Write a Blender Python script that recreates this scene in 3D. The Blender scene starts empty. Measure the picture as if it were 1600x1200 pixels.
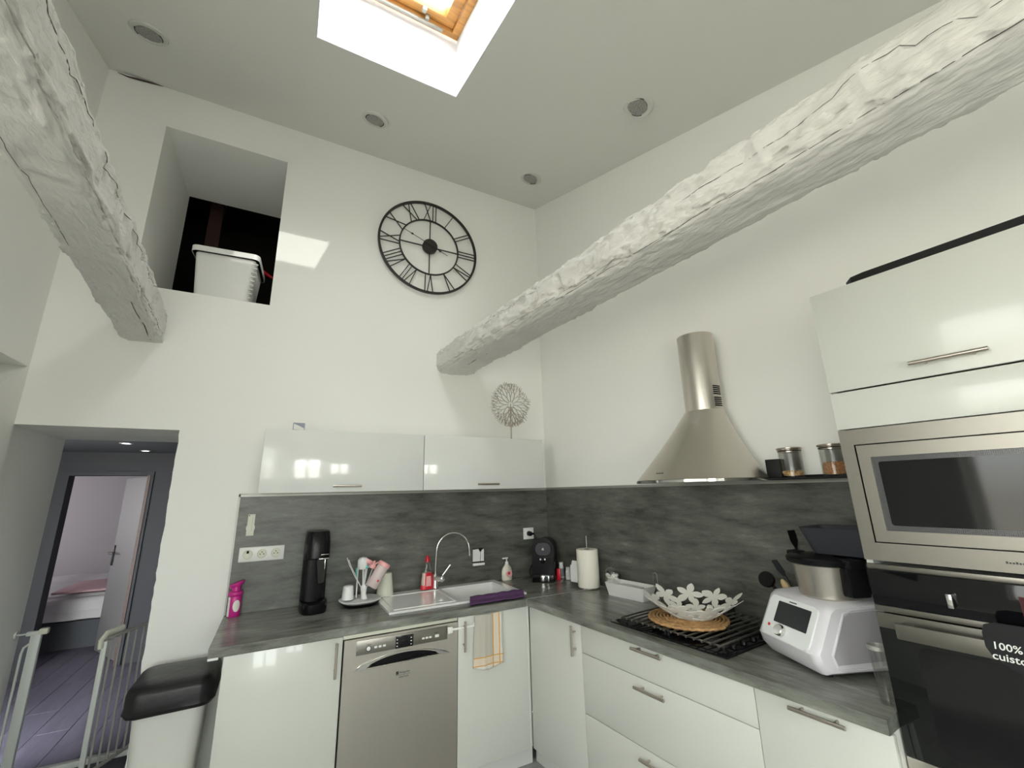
import bpy, bmesh, math, random
from mathutils import Vector, Matrix, noise
S = bpy.context.scene
COL = S.collection
PI = math.pi
# ------------------------------------------------------------------ camera
def look_axes(yaw, pitch, roll):
    y, p, r = map(math.radians, (yaw, pitch, roll))
    f = Vector((math.sin(y)*math.cos(p), math.cos(y)*math.cos(p), math.sin(p)))
    a = Vector((math.cos(y), -math.sin(y), 0)); u = a.cross(f)
    return a*math.cos(r)+u*math.sin(r), -a*math.sin(r)+u*math.cos(r), f
cam_d = bpy.data.cameras.new('camera'); cam = bpy.data.objects.new('camera', cam_d); COL.objects.link(cam)
_r, _u, _f = look_axes(28.3181, 14.1955, -1.3283)
cam.matrix_world = Matrix(((_r.x, _u.x, -_f.x, -1.93497), (_r.y, _u.y, -_f.y, -3.04128), (_r.z, _u.z, -_f.z, 1.52259), (0, 0, 0, 1)))
cam_d.sensor_width = 36.0; cam_d.lens = 36.0*662.837/1600.0; cam_d.clip_start = 0.02
S.camera = cam
# ------------------------------------------------------------------ light
W = bpy.data.worlds.new('sky'); S.world = W; W.use_nodes = True
wn = W.node_tree.nodes; wl = W.node_tree.links; wn.clear()
# bright overcast-white sky above, pale sunlit ground below the horizon
wtc = wn.new('ShaderNodeTexCoord'); wsp = wn.new('ShaderNodeSeparateXYZ'); wmr = wn.new('ShaderNodeMapRange')
wmr.inputs[1].default_value = -.03; wmr.inputs[2].default_value = .03
wcr = wn.new('ShaderNodeMix'); wcr.data_type = 'RGBA'
wcr.inputs[6].default_value = (.66, .64, .58, 1); wcr.inputs[7].default_value = (.97, 1.0, 1.0, 1)
bg = wn.new('ShaderNodeBackground'); bg.inputs['Strength'].default_value = 22.0
wo = wn.new('ShaderNodeOutputWorld')
wl.new(wtc.outputs['Generated'], wsp.inputs[0]); wl.new(wsp.outputs[2], wmr.inputs[0]); wl.new(wmr.outputs[0], wcr.inputs[0])
wl.new(wcr.outputs[2], bg.inputs['Color']); wl.new(bg.outputs[0], wo.inputs['Surface'])
sun_d = bpy.data.lights.new('sun', 'SUN'); sun_d.energy = 3.2; sun_d.angle = math.radians(0.6); sun_d.color = (1, .96, .9)
sun = bpy.data.objects.new('sun', sun_d); COL.objects.link(sun)
sun.rotation_euler = Vector((-.289, 1.044, -.565)).to_track_quat('-Z', 'Y').to_euler()
def portal(name, loc, aim, sx, sy):
    d = bpy.data.lights.new(name, 'AREA'); d.shape = 'RECTANGLE'; d.size = sx; d.size_y = sy
    d.cycles.is_portal = True
    o = bpy.data.objects.new(name, d); COL.objects.link(o); o.location = loc
    o.rotation_euler = Vector(aim).to_track_quat('-Z', 'Y').to_euler(); return o
S.view_settings.view_transform = 'Standard'; S.view_settings.look = 'None'
S.view_settings.gamma = 1; S.view_settings.use_curve_mapping = False
S.view_settings.exposure = 0.0
# ------------------------------------------------------------------ frames
A = math.radians(5.0265); RZ = A-PI/2
DD = Vector((math.sin(A), -math.cos(A), 0)); NN = Vector((-math.cos(A), -math.sin(A), 0))
def R(u, v, z=0): p = DD*v+NN*u; return Vector((p.x, p.y, z))
def ceilz(y): return 4.1795+.2815*y
# ------------------------------------------------------------------ materials
M = {}
def mat(name, col, rough=.5, metal=0, spec=.5, coat=0, alpha=1, trans=0, bump=0, bscale=60, bstretch=(1, 1, 1), var=0, vscale=8, vstretch=(1, 1, 1), emit=0, sss=0, aniso=0):
    m = bpy.data.materials.new(name); m.use_nodes = True; nt = m.node_tree; b = nt.nodes['Principled BSDF']
    b.inputs['Base Color'].default_value = (*col, 1); b.inputs['Roughness'].default_value = rough
    b.inputs['Metallic'].default_value = metal; b.inputs['Specular IOR Level'].default_value = spec
    b.inputs['Coat Weight'].default_value = coat; b.inputs['Coat Roughness'].default_value = .05
    b.inputs['Alpha'].default_value = alpha; b.inputs['Transmission Weight'].default_value = trans
    b.inputs['Anisotropic'].default_value = aniso
    if sss: b.inputs['Subsurface Weight'].default_value = sss
    if emit: b.inputs['Emission Color'].default_value = (*col, 1); b.inputs['Emission Strength'].default_value = emit
    tc = nt.nodes.new('ShaderNodeTexCoord')
    def nz(scale, st, det=4):
        mp = nt.nodes.new('ShaderNodeMapping'); mp.inputs['Scale'].default_value = st
        n = nt.nodes.new('ShaderNodeTexNoise'); n.inputs['Scale'].default_value = scale; n.inputs['Detail'].default_value = det
        nt.links.new(tc.outputs['Object'], mp.inputs[0]); nt.links.new(mp.outputs[0], n.inputs['Vector']); return n
    if var:
        n = nz(vscale, vstretch); mx = nt.nodes.new('ShaderNodeMix'); mx.data_type = 'RGBA'
        mx.inputs[6].default_value = (*[max(0, c*(1-var)) for c in col], 1); mx.inputs[7].default_value = (*[min(1, c*(1+var)) for c in col], 1)
        cr = nt.nodes.new('ShaderNodeMapRange'); cr.inputs[1].default_value = .3; cr.inputs[2].default_value = .7
        nt.links.new(n.outputs[0], cr.inputs[0]); nt.links.new(cr.outputs[0], mx.inputs[0]); nt.links.new(mx.outputs[2], b.inputs['Base Color'])
    if bump:
        n = nz(bscale, bstretch); bp = nt.nodes.new('ShaderNodeBump'); bp.inputs['Strength'].default_value = bump; bp.inputs['Distance'].default_value = .004
        nt.links.new(n.outputs[0], bp.inputs['Height']); nt.links.new(bp.outputs[0], b.inputs['Normal'])
    M[name] = m; return m
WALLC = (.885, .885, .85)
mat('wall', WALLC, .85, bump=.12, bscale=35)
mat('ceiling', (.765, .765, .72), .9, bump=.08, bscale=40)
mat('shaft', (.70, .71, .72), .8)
mat('beam', (.68, .67, .635), .45, spec=.4, bump=.9, bscale=48, bstretch=(1, .3, 1), var=.05, vscale=5)
for n_ in M['beam'].node_tree.nodes:
    if n_.type == 'BUMP': n_.inputs['Distance'].default_value = .012; n_.inputs['Strength'].default_value = .8
mat('gloss_white', (.70, .71, .69), .12, coat=.6)
mat('satin_white', (.61, .62, .575), .25, coat=.35)
mat('body_white', (.66, .66, .62), .5)
mat('plinth', (.68, .69, .66), .3)
mat('steel', (.62, .585, .53), .30, metal=1, bump=.02, bscale=300, bstretch=(1, 1, .02), aniso=.3)
mat('steel_h', (.27, .255, .225), .36, metal=1, bump=.02, bscale=300, bstretch=(.02, 1, 1))
mat('chrome', (.75, .74, .72), .08, metal=1)
mat('nickel', (.50, .45, .40), .28, metal=1)
mat('rod_steel', (.26, .25, .23), .30, metal=.9); mat('alu', (.40, .40, .37), .45, metal=.6); mat('blue_label', (.30, .31, .38), .5); mat('crack_shade', (.10, .09, .08), .9)
mat('black_metal', (.018, .016, .014), .45)
mat('black_plastic', (.006, .006, .007), .25, spec=.22)
mat('black_matte', (.012, .012, .013), .6, spec=.25)
mat('black_glass', (.004, .004, .005), .06, spec=.45)
mat('oven_glass', (.004, .005, .005), .05, spec=.6)
mat('bag', (.010, .010, .011), .36, spec=.35, bump=.6, bscale=18)
mat('ceramic', (.80, .80, .78), .12, coat=.4)
mat('plastic_white', (.82, .82, .80), .3)
mat('plastic_cream', (.70, .70, .59), .45)
mat('plastic_lilac', (.70, .68, .72), .3, coat=.2)
mat('plastic_lilac_dark', (.40, .385, .41), .45)
mat('plastic_panel', (.80, .82, .82), .25)
mat('grey_plastic', (.045, .046, .055), .35, spec=.3)
mat('magenta', (.55, .02, .25), .35)
mat('red', (.62, .01, .03), .3)
mat('pink', (.85, .42, .42), .35, sss=.1)
mat('pink_clear', (.80, .66, .66), .25, alpha=.75)
mat('teal', (.10, .42, .38), .35)
mat('purple', (.095, .035, .115), .95, bump=1, bscale=300)
mat('paper', (.86, .82, .73), .9, bump=.5, bscale=160)
mat('card', (.80, .80, .78), .6)
mat('cotton', (.85, .85, .80), .95, bump=1, bscale=120)
mat('label', (.80, .78, .74), .5)
mat('soap_peach', (.72, .55, .48), .25, alpha=.85)
mat('cream_soap', (.75, .70, .62), .3)
mat('wicker', (.42, .24, .10), .75, bump=1, bscale=90, var=.35, vscale=60)
mat('wood_orange', (.62, .30, .08), .4, var=.25, vscale=6, vstretch=(1, 8, 8), bump=.1)
mat('wood_spoon', (.62, .46, .25), .6)
mat('nuts', (.50, .22, .08), .5, var=.4, vscale=90)
mat('pasta', (.58, .36, .16), .5, var=.3, vscale=90)
mat('bowl_white', (.78, .76, .70), .35)
mat('pewter', (.40, .36, .31), .4, metal=.7)
mat('lens', (.32, .31, .29), .3, bump=1, bscale=220, var=.5, vscale=160)
mat('hall_wall_shaded', (.055, .06, .07), .8)  # hallway shade put into the wall colour
mat('hall_shaded', (.022, .024, .03), .7)  # deeper hallway tone, shade included in the colour
mat('dark_wood', (.05, .022, .016), .5)
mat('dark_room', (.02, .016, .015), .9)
mat('door_shaded', (.15, .147, .15), .5); mat('bedroom_wall', (.50, .48, .49), .8)  # door colour lowered to carry the hallway shade
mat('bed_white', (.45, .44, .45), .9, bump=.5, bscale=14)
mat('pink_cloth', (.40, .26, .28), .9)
mat('lamp_lit', (.85, .9, 1), .5, emit=14)
mat('screen', (.008, .012, .015), .06, spec=.5)
mat('display_red', (.05, .004, .008), .2)
mat('orange', (.7, .22, .03), .5)
mat('window_white', (.82, .82, .80), .4)
mat('gate_paint', (.62, .65, .62), .4)
mat('gate_metal', (.36, .35, .33), .4)
mat('chalk', (.75, .76, .72), .9)
mat('ink', (.03, .03, .03), .5)
def glass(name, tint=(1, 1, 1), gl=.10, rough=.02):
    m = bpy.data.materials.new(name); m.use_nodes = True; nt = m.node_tree; nt.nodes.clear()
    t = nt.nodes.new('ShaderNodeBsdfTransparent'); t.inputs[0].default_value = (*tint, 1)
    g = nt.nodes.new('ShaderNodeBsdfGlossy'); g.inputs['Roughness'].default_value = rough
    mx = nt.nodes.new('ShaderNodeMixShader'); lw = nt.nodes.new('ShaderNodeLayerWeight'); lw.inputs[0].default_value = .35
    ma = nt.nodes.new('ShaderNodeMath'); ma.operation = 'MULTIPLY_ADD'; ma.inputs[1].default_value = .30; ma.inputs[2].default_value = gl*.3
    o = nt.nodes.new('ShaderNodeOutputMaterial')
    nt.links.new(lw.outputs['Facing'], ma.inputs[0]); nt.links.new(ma.outputs[0], mx.inputs[0]); nt.links.new(t.outputs[0], mx.inputs[1])
    nt.links.new(g.outputs[0], mx.inputs[2]); nt.links.new(mx.outputs[0], o.inputs[0]); M[name] = m; return m
glass('pane', (.95, .97, .97), .08); glass('pane_dim_sky', (.78, .79, .79), .08); glass('pane_dim_rear', (.85, .86, .85), .08); glass('pane_dim_left', (.56, .56, .545), .08); glass('jar_glass', (.97, .975, .965), .10); glass('smoke_glass', (.55, .56, .55), .15)  # skylight, rear and left panes tinted to dim the daylight they let in
def ramp_mat(name, stops, scale, stretch, rough, bump=.05, detail=8, coat=0):
    m = mat(name, (.3, .3, .3), rough, coat=coat); nt = m.node_tree; b = nt.nodes['Principled BSDF']
    tc = nt.nodes.new('ShaderNodeTexCoord'); mp = nt.nodes.new('ShaderNodeMapping'); mp.inputs['Scale'].default_value = stretch
    n = nt.nodes.new('ShaderNodeTexNoise'); n.inputs['Scale'].default_value = scale; n.inputs['Detail'].default_value = detail; n.inputs['Roughness'].default_value = .72
    n2 = nt.nodes.new('ShaderNodeTexNoise'); n2.inputs['Scale'].default_value = scale*.45; n2.inputs['Detail'].default_value = 3
    mp2 = nt.nodes.new('ShaderNodeMapping'); mp2.inputs['Scale'].default_value = tuple(s*.6+.4 for s in stretch)
    ad = nt.nodes.new('ShaderNodeMix'); ad.inputs[0].default_value = .4
    cr = nt.nodes.new('ShaderNodeValToRGB'); cr.color_ramp.elements.remove(cr.color_ramp.elements[1])
    for i, (p, c) in enumerate(stops):
        e = cr.color_ramp.elements[0] if i == 0 else cr.color_ramp.elements.new(p)
        e.position = p; e.color = (*c, 1)
    L = nt.links.new
    L(tc.outputs['Object'], mp.inputs[0]); L(tc.outputs['Object'], mp2.inputs[0]); L(mp.outputs[0], n.inputs['Vector']); L(mp2.outputs[0], n2.inputs['Vector'])
    L(n.outputs[0], ad.inputs[2]); L(n2.outputs[0], ad.inputs[3]); L(ad.outputs[0], cr.inputs[0]); L(cr.outputs[0], b.inputs['Base Color'])
    bp = nt.nodes.new('ShaderNodeBump'); bp.inputs['Strength'].default_value = bump; bp.inputs['Distance'].default_value = .002
    L(n.outputs[0], bp.inputs['Height']); L(bp.outputs[0], b.inputs['Normal']); return m
STOPS = [(.30, (.022, .023, .019)), (.40, (.060, .062, .052)), (.50, (.108, .111, .096)), (.58, (.14, .143, .125)), (.70, (.26, .26, .235))]
ramp_mat('worktop', [(p, tuple(c*1.55 for c in q)) for p, q in STOPS], 6.5, (.8, 4.2, 4.2), .26, .15, detail=12)
ramp_mat('splash', STOPS, 8.5, (.8, 3.6, 3.6), .36, .15, detail=12)
ramp_mat('floor_plank', [(.3, (.22, .22, .22)), (.5, (.34, .34, .335)), (.7, (.44, .44, .43))], 4, (1.2, 12, 1), .45, .1)
ramp_mat('hall_plank_shaded', [(.3, (.045, .042, .06)), (.5, (.08, .075, .105)), (.7, (.12, .11, .145))], 4, (10, 1.2, 1), .5, .1)  # mauve-grey planks, darkened to carry the hallway shade
def stripes_mat():
    m = mat('towel', (.55, .52, .45), .95, bump=.6, bscale=250); nt = m.node_tree; b = nt.nodes['Principled BSDF']
    tc = nt.nodes.new('ShaderNodeTexCoord'); sp = nt.nodes.new('ShaderNodeSeparateXYZ'); nt.links.new(tc.outputs['Object'], sp.inputs[0])
    cur = None
    def band(axis, c, w, col, prev):
        a = nt.nodes.new('ShaderNodeMath'); a.operation = 'COMPARE'; a.inputs[1].default_value = c; a.inputs[2].default_value = w
        nt.links.new(sp.outputs[axis], a.inputs[0]); mx = nt.nodes.new('ShaderNodeMix'); mx.data_type = 'RGBA'
        nt.links.new(a.outputs[0], mx.inputs[0]); mx.inputs[7].default_value = (*col, 1)
        if prev is None: mx.inputs[6].default_value = (.50, .475, .41, 1)
        else: nt.links.new(prev.outputs[2], mx.inputs[6])
        return mx
    cur = band(2, -.272, .03, (.66, .64, .58), cur)
    cur = band(0, .152, .028, (.66, .63, .56), cur); cur = band(0, .13, .017, (.70, .60, .48), cur); cur = band(2, -.232, .017, (.68, .58, .46), cur)
    for c in (.111, .149): cur = band(0, c, .0026, (.62, .30, .06), cur)
    for c in (-.213, -.252): cur = band(2, c, .0026, (.62, .33, .08), cur)
    nt.links.new(cur.outputs[2], b.inputs['Base Color'])
stripes_mat()
def mesh_dots():   # perforated screen behind microwave glass
    m = mat('perforated', (.03, .03, .033), .25); nt = m.node_tree; b = nt.nodes['Principled BSDF']
    tc = nt.nodes.new('ShaderNodeTexCoord'); v = nt.nodes.new('ShaderNodeTexVoronoi'); v.inputs['Scale'].default_value = 260; v.inputs['Randomness'].default_value = 0
    mr = nt.nodes.new('ShaderNodeMapRange'); mr.inputs[1].default_value = .25; mr.inputs[2].default_value = .4
    mx = nt.nodes.new('ShaderNodeMix'); mx.data_type = 'RGBA'; mx.inputs[6].default_value = (.004, .004, .004, 1); mx.inputs[7].default_value = (.09, .09, .095, 1)
    nt.links.new(tc.outputs['Object'], v.inputs['Vector']); nt.links.new(v.outputs['Distance'], mr.inputs[0]); nt.links.new(mr.outputs[0], mx.inputs[0]); nt.links.new(mx.outputs[2], b.inputs['Base Color'])
mesh_dots()
# ------------------------------------------------------------------ mesh helpers
def B(): return bmesh.new()
def xf(vs, mtx): 
    for v in vs: v.co = mtx @ v.co
def box(bm, x0, x1, y0, y1, z0, z1, bev=0, seg=2, rot=None):
    r = bmesh.ops.create_cube(bm, size=1)
    vs = r['verts']; c = Vector(((x0+x1)/2, (y0+y1)/2, (z0+z1)/2))
    for v in vs: v.co = Vector((v.co.x*(x1-x0), v.co.y*(y1-y0), v.co.z*(z1-z0)))
    if bev:
        es = list({e for v in vs for e in v.link_edges})
        g = bmesh.ops.bevel(bm, geom=es, offset=bev, segments=seg, affect='EDGES', profile=.5)
        vs = list({v for f in g['faces'] for v in f.verts})
        st = list(vs); seen = set(vs)
        while st:
            v = st.pop()
            for e in v.link_edges:
                o = e.other_vert(v)
                if o not in seen: seen.add(o); st.append(o)
        vs = list(seen)
    if rot is not None:
        for v in vs: v.co = rot @ v.co
    for v in vs: v.co += c
    return vs
def cyl(bm, p0, p1, r0, r1=None, n=20, cap=True):
    p0 = Vector(p0); p1 = Vector(p1); r1 = r0 if r1 is None else r1; d = p1-p0
    q = d.to_track_quat('Z', 'Y').to_matrix()
    a = [bm.verts.new(p0+q@Vector((r0*math.cos(t), r0*math.sin(t), 0))) for t in [2*PI*i/n for i in range(n)]]
    b = [bm.verts.new(p1+q@Vector((r1*math.cos(t), r1*math.sin(t), 0))) for t in [2*PI*i/n for i in range(n)]]
    for i in range(n): bm.faces.new((a[i], a[(i+1) % n], b[(i+1) % n], b[i]))
    if cap: bm.faces.new(a[::-1]); bm.faces.new(b)
    return a+b
def tube(bm, pts, r, n=10, closed=False, ry=None, rs=None):
    pts = [Vector(p) for p in pts]; rings = []; N = len(pts); up = Vector((0, 0, 1)); prev = None
    for i, p in enumerate(pts):
        a = pts[i-1] if (i > 0 or closed) else p; b = pts[(i+1) % N] if (i < N-1 or closed) else p
        t = (b-a).normalized()
        if prev is None:
            ref = up if abs(t.z) < .9 else Vector((0, 1, 0)); s = t.cross(ref).normalized()
        else: s = (prev-t*prev.dot(t)).normalized()
        prev = s; w = t.cross(s); rr = rs[i] if rs else r; r2 = ry if ry else rr
        rings.append([bm.verts.new(p+s*rr*math.cos(2*PI*k/n)+w*r2*math.sin(2*PI*k/n)) for k in range(n)])
    for i in range(N if closed else N-1):
        a, b = rings[i], rings[(i+1) % N]
        for k in range(n): bm.faces.new((a[k], a[(k+1) % n], b[(k+1) % n], b[k]))
    if not closed: bm.faces.new(rings[0][::-1]); bm.faces.new(rings[-1])
def lathe(bm, prof, n=32, c=(0, 0), sx=1, sy=1):
    rings = []
    for r, z in prof:
        if r < 1e-6: rings.append([bm.verts.new((c[0], c[1], z))])
        else: rings.append([bm.verts.new((c[0]+sx*r*math.cos(2*PI*k/n), c[1]+sy*r*math.sin(2*PI*k/n), z)) for k in range(n)])
    for a, b in zip(rings, rings[1:]):
        for k in range(n):
            k2 = (k+1) % n
            if len(a) == 1 and len(b) == 1: continue
            if len(a) == 1: bm.faces.new((a[0], b[k2], b[k]))
            elif len(b) == 1: bm.faces.new((a[k], a[k2], b[0]))
            else: bm.faces.new((a[k], a[k2], b[k2], b[k]))
def prism(bm, poly, d0, d1, plane='xy'):
    f = {'xy': lambda a, b, d: (a, b, d), 'xz': lambda a, b, d: (a, d, b), 'yz': lambda a, b, d: (d, a, b)}[plane]
    lo = [bm.verts.new(f(a, b, d0)) for a, b in poly]; hi = [bm.verts.new(f(a, b, d1)) for a, b in poly]; n = len(poly)
    bm.faces.new(lo[::-1]); bm.faces.new(hi)
    for i in range(n): bm.faces.new((lo[i], lo[(i+1) % n], hi[(i+1) % n], hi[i]))
    return lo+hi
def rrect(w, h, r, n=5, cx=0, cy=0):
    o = []
    for sx, sy, a0 in ((1, 1, 0), (-1, 1, 90), (-1, -1, 180), (1, -1, 270)):
        for i in range(n+1):
            t = math.radians(a0+90*i/n); o.append((cx+sx*(w/2-r)+r*math.cos(t), cy+sy*(h/2-r)+r*math.sin(t)))
    return o
def loft(bm, rings, cap=True, closed=True):
    vr = [[bm.verts.new(p) for p in r] for r in rings]; n = len(vr[0])
    for a, b in zip(vr, vr[1:]):
        for k in range(n if closed else n-1): bm.faces.new((a[k], a[(k+1) % n], b[(k+1) % n], b[k]))
    if cap and closed: bm.faces.new(vr[0][::-1]); bm.faces.new(vr[-1])
    return vr
def ellipsoid(bm, c, r, sub=2, rot=None):
    g = bmesh.ops.create_icosphere(bm, subdivisions=sub, radius=1); 
    for v in g['verts']:
        p = Vector((v.co.x*r[0], v.co.y*r[1], v.co.z*r[2])); v.co = Vector(c)+(rot@p if rot is not None else p)
def link(name, bm, m, parent=None, smooth=True, loc=None, rz=0):
    bmesh.ops.recalc_face_normals(bm, faces=bm.faces[:])
    me = bpy.data.meshes.new(name); bm.to_mesh(me); bm.free()
    me.materials.append(M[m] if isinstance(m, str) else m)
    if smooth:
        me.shade_smooth(); me.set_sharp_from_angle(angle=math.radians(38))
    o = bpy.data.objects.new(name, me); COL.objects.link(o)
    if parent: o.parent = parent
    if loc is not None: o.location = loc
    if rz: o.rotation_euler = (0, 0, rz)
    return o
def tag(o, label=None, cat=None, group=None, kind=None):
    if label: o['label'] = label
    if cat: o['category'] = cat
    if group: o['group'] = group
    if kind: o['kind'] = kind
    return o
def thing(name, label, cat, loc=(0, 0, 0), rz=0, group=None):
    o = bpy.data.objects.new(name, None); COL.objects.link(o); o.empty_display_size = .05
    o.location = loc; o.rotation_euler = (0, 0, rz); return tag(o, label, cat, group)
def struct(name, bm, m, label=None, parent=None, smooth=False, loc=None, rz=0):
    o = link(name, bm, m, parent, smooth, loc, rz)
    if not parent: tag(o, label, 'structure', kind='structure')
    else: 
        if label: o['label'] = label
    return o
def copy_tree(o, parent=None):
    c = o.copy(); COL.objects.link(c); c.parent = parent
    for ch in list(o.children): copy_tree(ch, c)
    return c
def text(name, s, size, m, parent, loc, rot=(PI/2, 0, 0), ext=.0004, off=0, shear=0, align='LEFT', sx=1):
    cu = bpy.data.curves.new(name, 'FONT'); cu.body = s; cu.size = size; cu.extrude = ext; cu.offset = off; cu.shear = shear; cu.align_x = align; cu.resolution_u = 3
    t = bpy.data.objects.new(name, cu); COL.objects.link(t)
    me = bpy.data.meshes.new_from_object(t.evaluated_get(bpy.context.evaluated_depsgraph_get()))
    bpy.data.objects.remove(t); bpy.data.curves.remove(cu)
    me.materials.clear(); me.materials.append(M[m])
    o = bpy.data.objects.new(name, me); COL.objects.link(o); o.parent = parent; o.location = loc; o.rotation_euler = rot; o.scale = (sx, 1, 1); return o
def marks(parent, x0, x1, y, z, h):   # a line of print too small to read in the photograph
    bm = B(); n = 7; w_ = (x1-x0)/n
    for i in range(n): box(bm, x0+i*w_, x0+(i+.72)*w_, y-.0004, y+.0002, z, z+h*(.7 if i % 3 else 1))
    return link('fine_print', bm, 'ink', parent, False)
def grid_slab(bm, xs, ys, solid, f, depth):
    """solid(i,j) cells; f(a,b,k) -> xyz, k = 0 front / 1 back"""
    V = {}
    def v(i, j, k):
        if (i, j, k) not in V: V[i, j, k] = bm.verts.new(f(xs[i], ys[j], k))
        return V[i, j, k]
    nx, ny = len(xs)-1, len(ys)-1
    s = lambda i, j: 0 <= i < nx and 0 <= j < ny and solid(i, j)
    for i in range(nx):
        for j in range(ny):
            if not s(i, j): continue
            for k in (0, 1): bm.faces.new((v(i, j, k), v(i+1, j, k), v(i+1, j+1, k), v(i, j+1, k)))
            if not s(i-1, j): bm.faces.new((v(i, j, 0), v(i, j+1, 0), v(i, j+1, 1), v(i, j, 1)))
            if not s(i+1, j): bm.faces.new((v(i+1, j, 0), v(i+1, j+1, 0), v(i+1, j+1, 1), v(i+1, j, 1)))
            if not s(i, j-1): bm.faces.new((v(i, j, 0), v(i+1, j, 0), v(i+1, j, 1), v(i, j, 1)))
            if not s(i, j+1): bm.faces.new((v(i, j+1, 0), v(i+1, j+1, 0), v(i+1, j+1, 1), v(i, j+1, 1)))
# ------------------------------------------------------------------ room shell
XL = -3.145; YR = -5.2; WT = .68
XR_far = R(0, 5.4).x+.05
zs_door = [.0]+[.06+.035*i for i in range(53)]+[1.907]
ys = sorted(set(zs_door+[2.757, 3.885, 4.6]))
xs = [-3.35, -3.17, -2.81, -2.465, -2.11, .25]
bm = B()
def wf(a, b, k):
    x = a
    if a == -2.465 and b < 1.95:
        x = -2.462-.013*(b/1.9)+(.006*noise.noise(Vector((b*9, k*.0, 3)))+.006*noise.noise(Vector((b*31, 0, 8))) if 0 < b < 1.9 else 0)
        if k: x += .0
    if a == -2.81 and b > 2.5: x = -2.815+(.03 if k else 0)
    if b == 3.885 and k and -2.9 < a < -2.1: return (x, WT, 3.84)
    return (x, WT*k, b)
def wsolid(i, j):
    xm = (xs[i]+xs[i+1])/2; zm = (ys[j]+ys[j+1])/2
    if -3.17 < xm < -2.465 and zm < 1.907: return False
    if -2.81 < xm < -2.11 and 2.757 < zm < 3.885: return False
    return True
grid_slab(bm, xs, ys, wsolid, wf, WT)
struct('wall_back', bm, 'wall', 'white back wall with a doorway and a deep square niche', smooth=False)
# right wall
bm = B(); p = [R(0, -.03), R(0, 5.5), R(-.25, 5.5), R(-.25, -.03)]
prism(bm, [(q.x, q.y) for q in p], 0, 4.6)
struct('wall_right', bm, 'wall', 'white right wall behind hood and tall oven unit')
# left wall, triangular recess beside the back corner
bm = B()
def wallpoly(pts, x0=XL, x1=XL-.35):
    prism(bm, pts, x0, x1, 'yz')
WY0, WY1, WZ0, WZ1 = -4.5, -2.3, 1.0, 2.75
wallpoly([(-.012, 2.206), (-.012, 4.6), (WY1, 4.6), (WY1, 2.206)])
wallpoly([(.0, 0), (.0, 4.6), (-.012, 4.6), (-.012, 0)])
wallpoly([(-.012, 0), (-.012, 2.206), (-1.2, 1.37), (-1.2, 0)])
wallpoly([(-1.2, 0), (-1.2, 2.206), (WY1, 2.206), (WY1, 0)])
wallpoly([(WY1, 0), (WY1, WZ0), (WY0, WZ0), (WY0, 0)]); wallpoly([(WY1, WZ1), (WY1, 4.6), (WY0, 4.6), (WY0, WZ1)])
wallpoly([(WY0, 0), (WY0, 4.6), (-5.2, 4.6), (-5.2, 0)])
struct('wall_left', bm, 'wall', 'white left wall with a slanted recess near the back corner')
bm = B(); box(bm, XL-.37, XL-.33, -1.25, .0, 1.3, 2.25); w4 = struct('window_3', bm, 'hall_wall_shaded', 'small window in the slanted recess of the left wall')
bm = B(); box(bm, XL-.325, XL-.28, -.16, -.10, 1.4, 2.19, .004); link('window_frame', bm, 'window_white', w4, False)
bm = B(); box(bm, XL-.325, XL-.31, -1.1, -.16, 1.4, 2.19); link('pane', bm, 'smoke_glass', w4, False)
bm = B(); WM = (WY0+WY1)/2
for a, b, c, d in ((WY0, WY1, WZ0, WZ0+.06), (WY0, WY1, WZ1-.06, WZ1), (WY0, WY0+.06, WZ0+.06, WZ1-.06), (WY1-.06, WY1, WZ0+.06, WZ1-.06), (WM-.03, WM+.03, WZ0+.06, WZ1-.06)): box(bm, XL-.20, XL-.14, a, b, c, d)
w5 = struct('window_fill_left', bm, 'window_white', 'unseen wide white window added for fill light in the left wall behind the camera')  # unseen window, added to throw fill light on the right wall
bm = B(); box(bm, XL-.175, XL-.17, WY0+.06, WY1-.06, WZ0+.06, WZ1-.06); link('pane', bm, 'pane_dim_left', w5, False)
portal('daylight_portal_left', (XL-.36, WM, (WZ0+WZ1)/2), (1, 0, 0), WZ1-WZ0, WY1-WY0)
# rear wall with the tall window
bm = B(); xs2 = [-3.4, -3.05, -1.95, -1.72, -.88, XR_far+.6]; ys2 = [0, .7, 1.0, 1.95, 2.25, 4.6]
grid_slab(bm, xs2, ys2, lambda i, j: not ((i == 3 and j == 2) or (i == 1 and 1 <= j <= 3)), lambda a, b, k: (a, YR-.3*k, b), .3)
struct('wall_rear', bm, 'wall', 'white rear wall with a tall two-leaf window')
def tall_window(name, x0, x1, z0, z1, y, label):
    bm = B()
    for a, b, c, d in ((x0, x1, z0, z0+.05), (x0, x1, z1-.05, z1), (x0, x0+.05, z0, z1), (x1-.05, x1, z0, z1)): box(bm, a, b, y-.06, y, c, d)
    w = struct(name, bm, 'window_white', label)
    xm = (x0+x1)/2
    for a, b in ((x0+.05, xm), (xm, x1-.05)):
        bm = B()
        for e, f, c, d in ((a, b, z0+.05, z0+.11), (a, b, z1-.11, z1-.05), (a, a+.05, z0+.05, z1-.05), (b-.05, b, z0+.05, z1-.05)): box(bm, e, f, y-.05, y-.01, c, d)
        s = link('sash', bm, 'window_white', w, False)
        bm = B(); box(bm, a+.05, b-.05, y-.035, y-.03, z0+.11, z1-.11); link('pane', bm, 'pane_dim_rear', s, False)
tall_window('window_2', -1.72, -.88, 1.0, 1.95, YR-.12, 'tall white two-leaf window in the rear wall')
tall_window('window_fill_rear', -3.05, -1.95, .7, 2.25, YR-.12, 'unseen white two-leaf window added for fill light at the left of the rear wall')  # unseen window, added to brighten the back wall and floor
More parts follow.
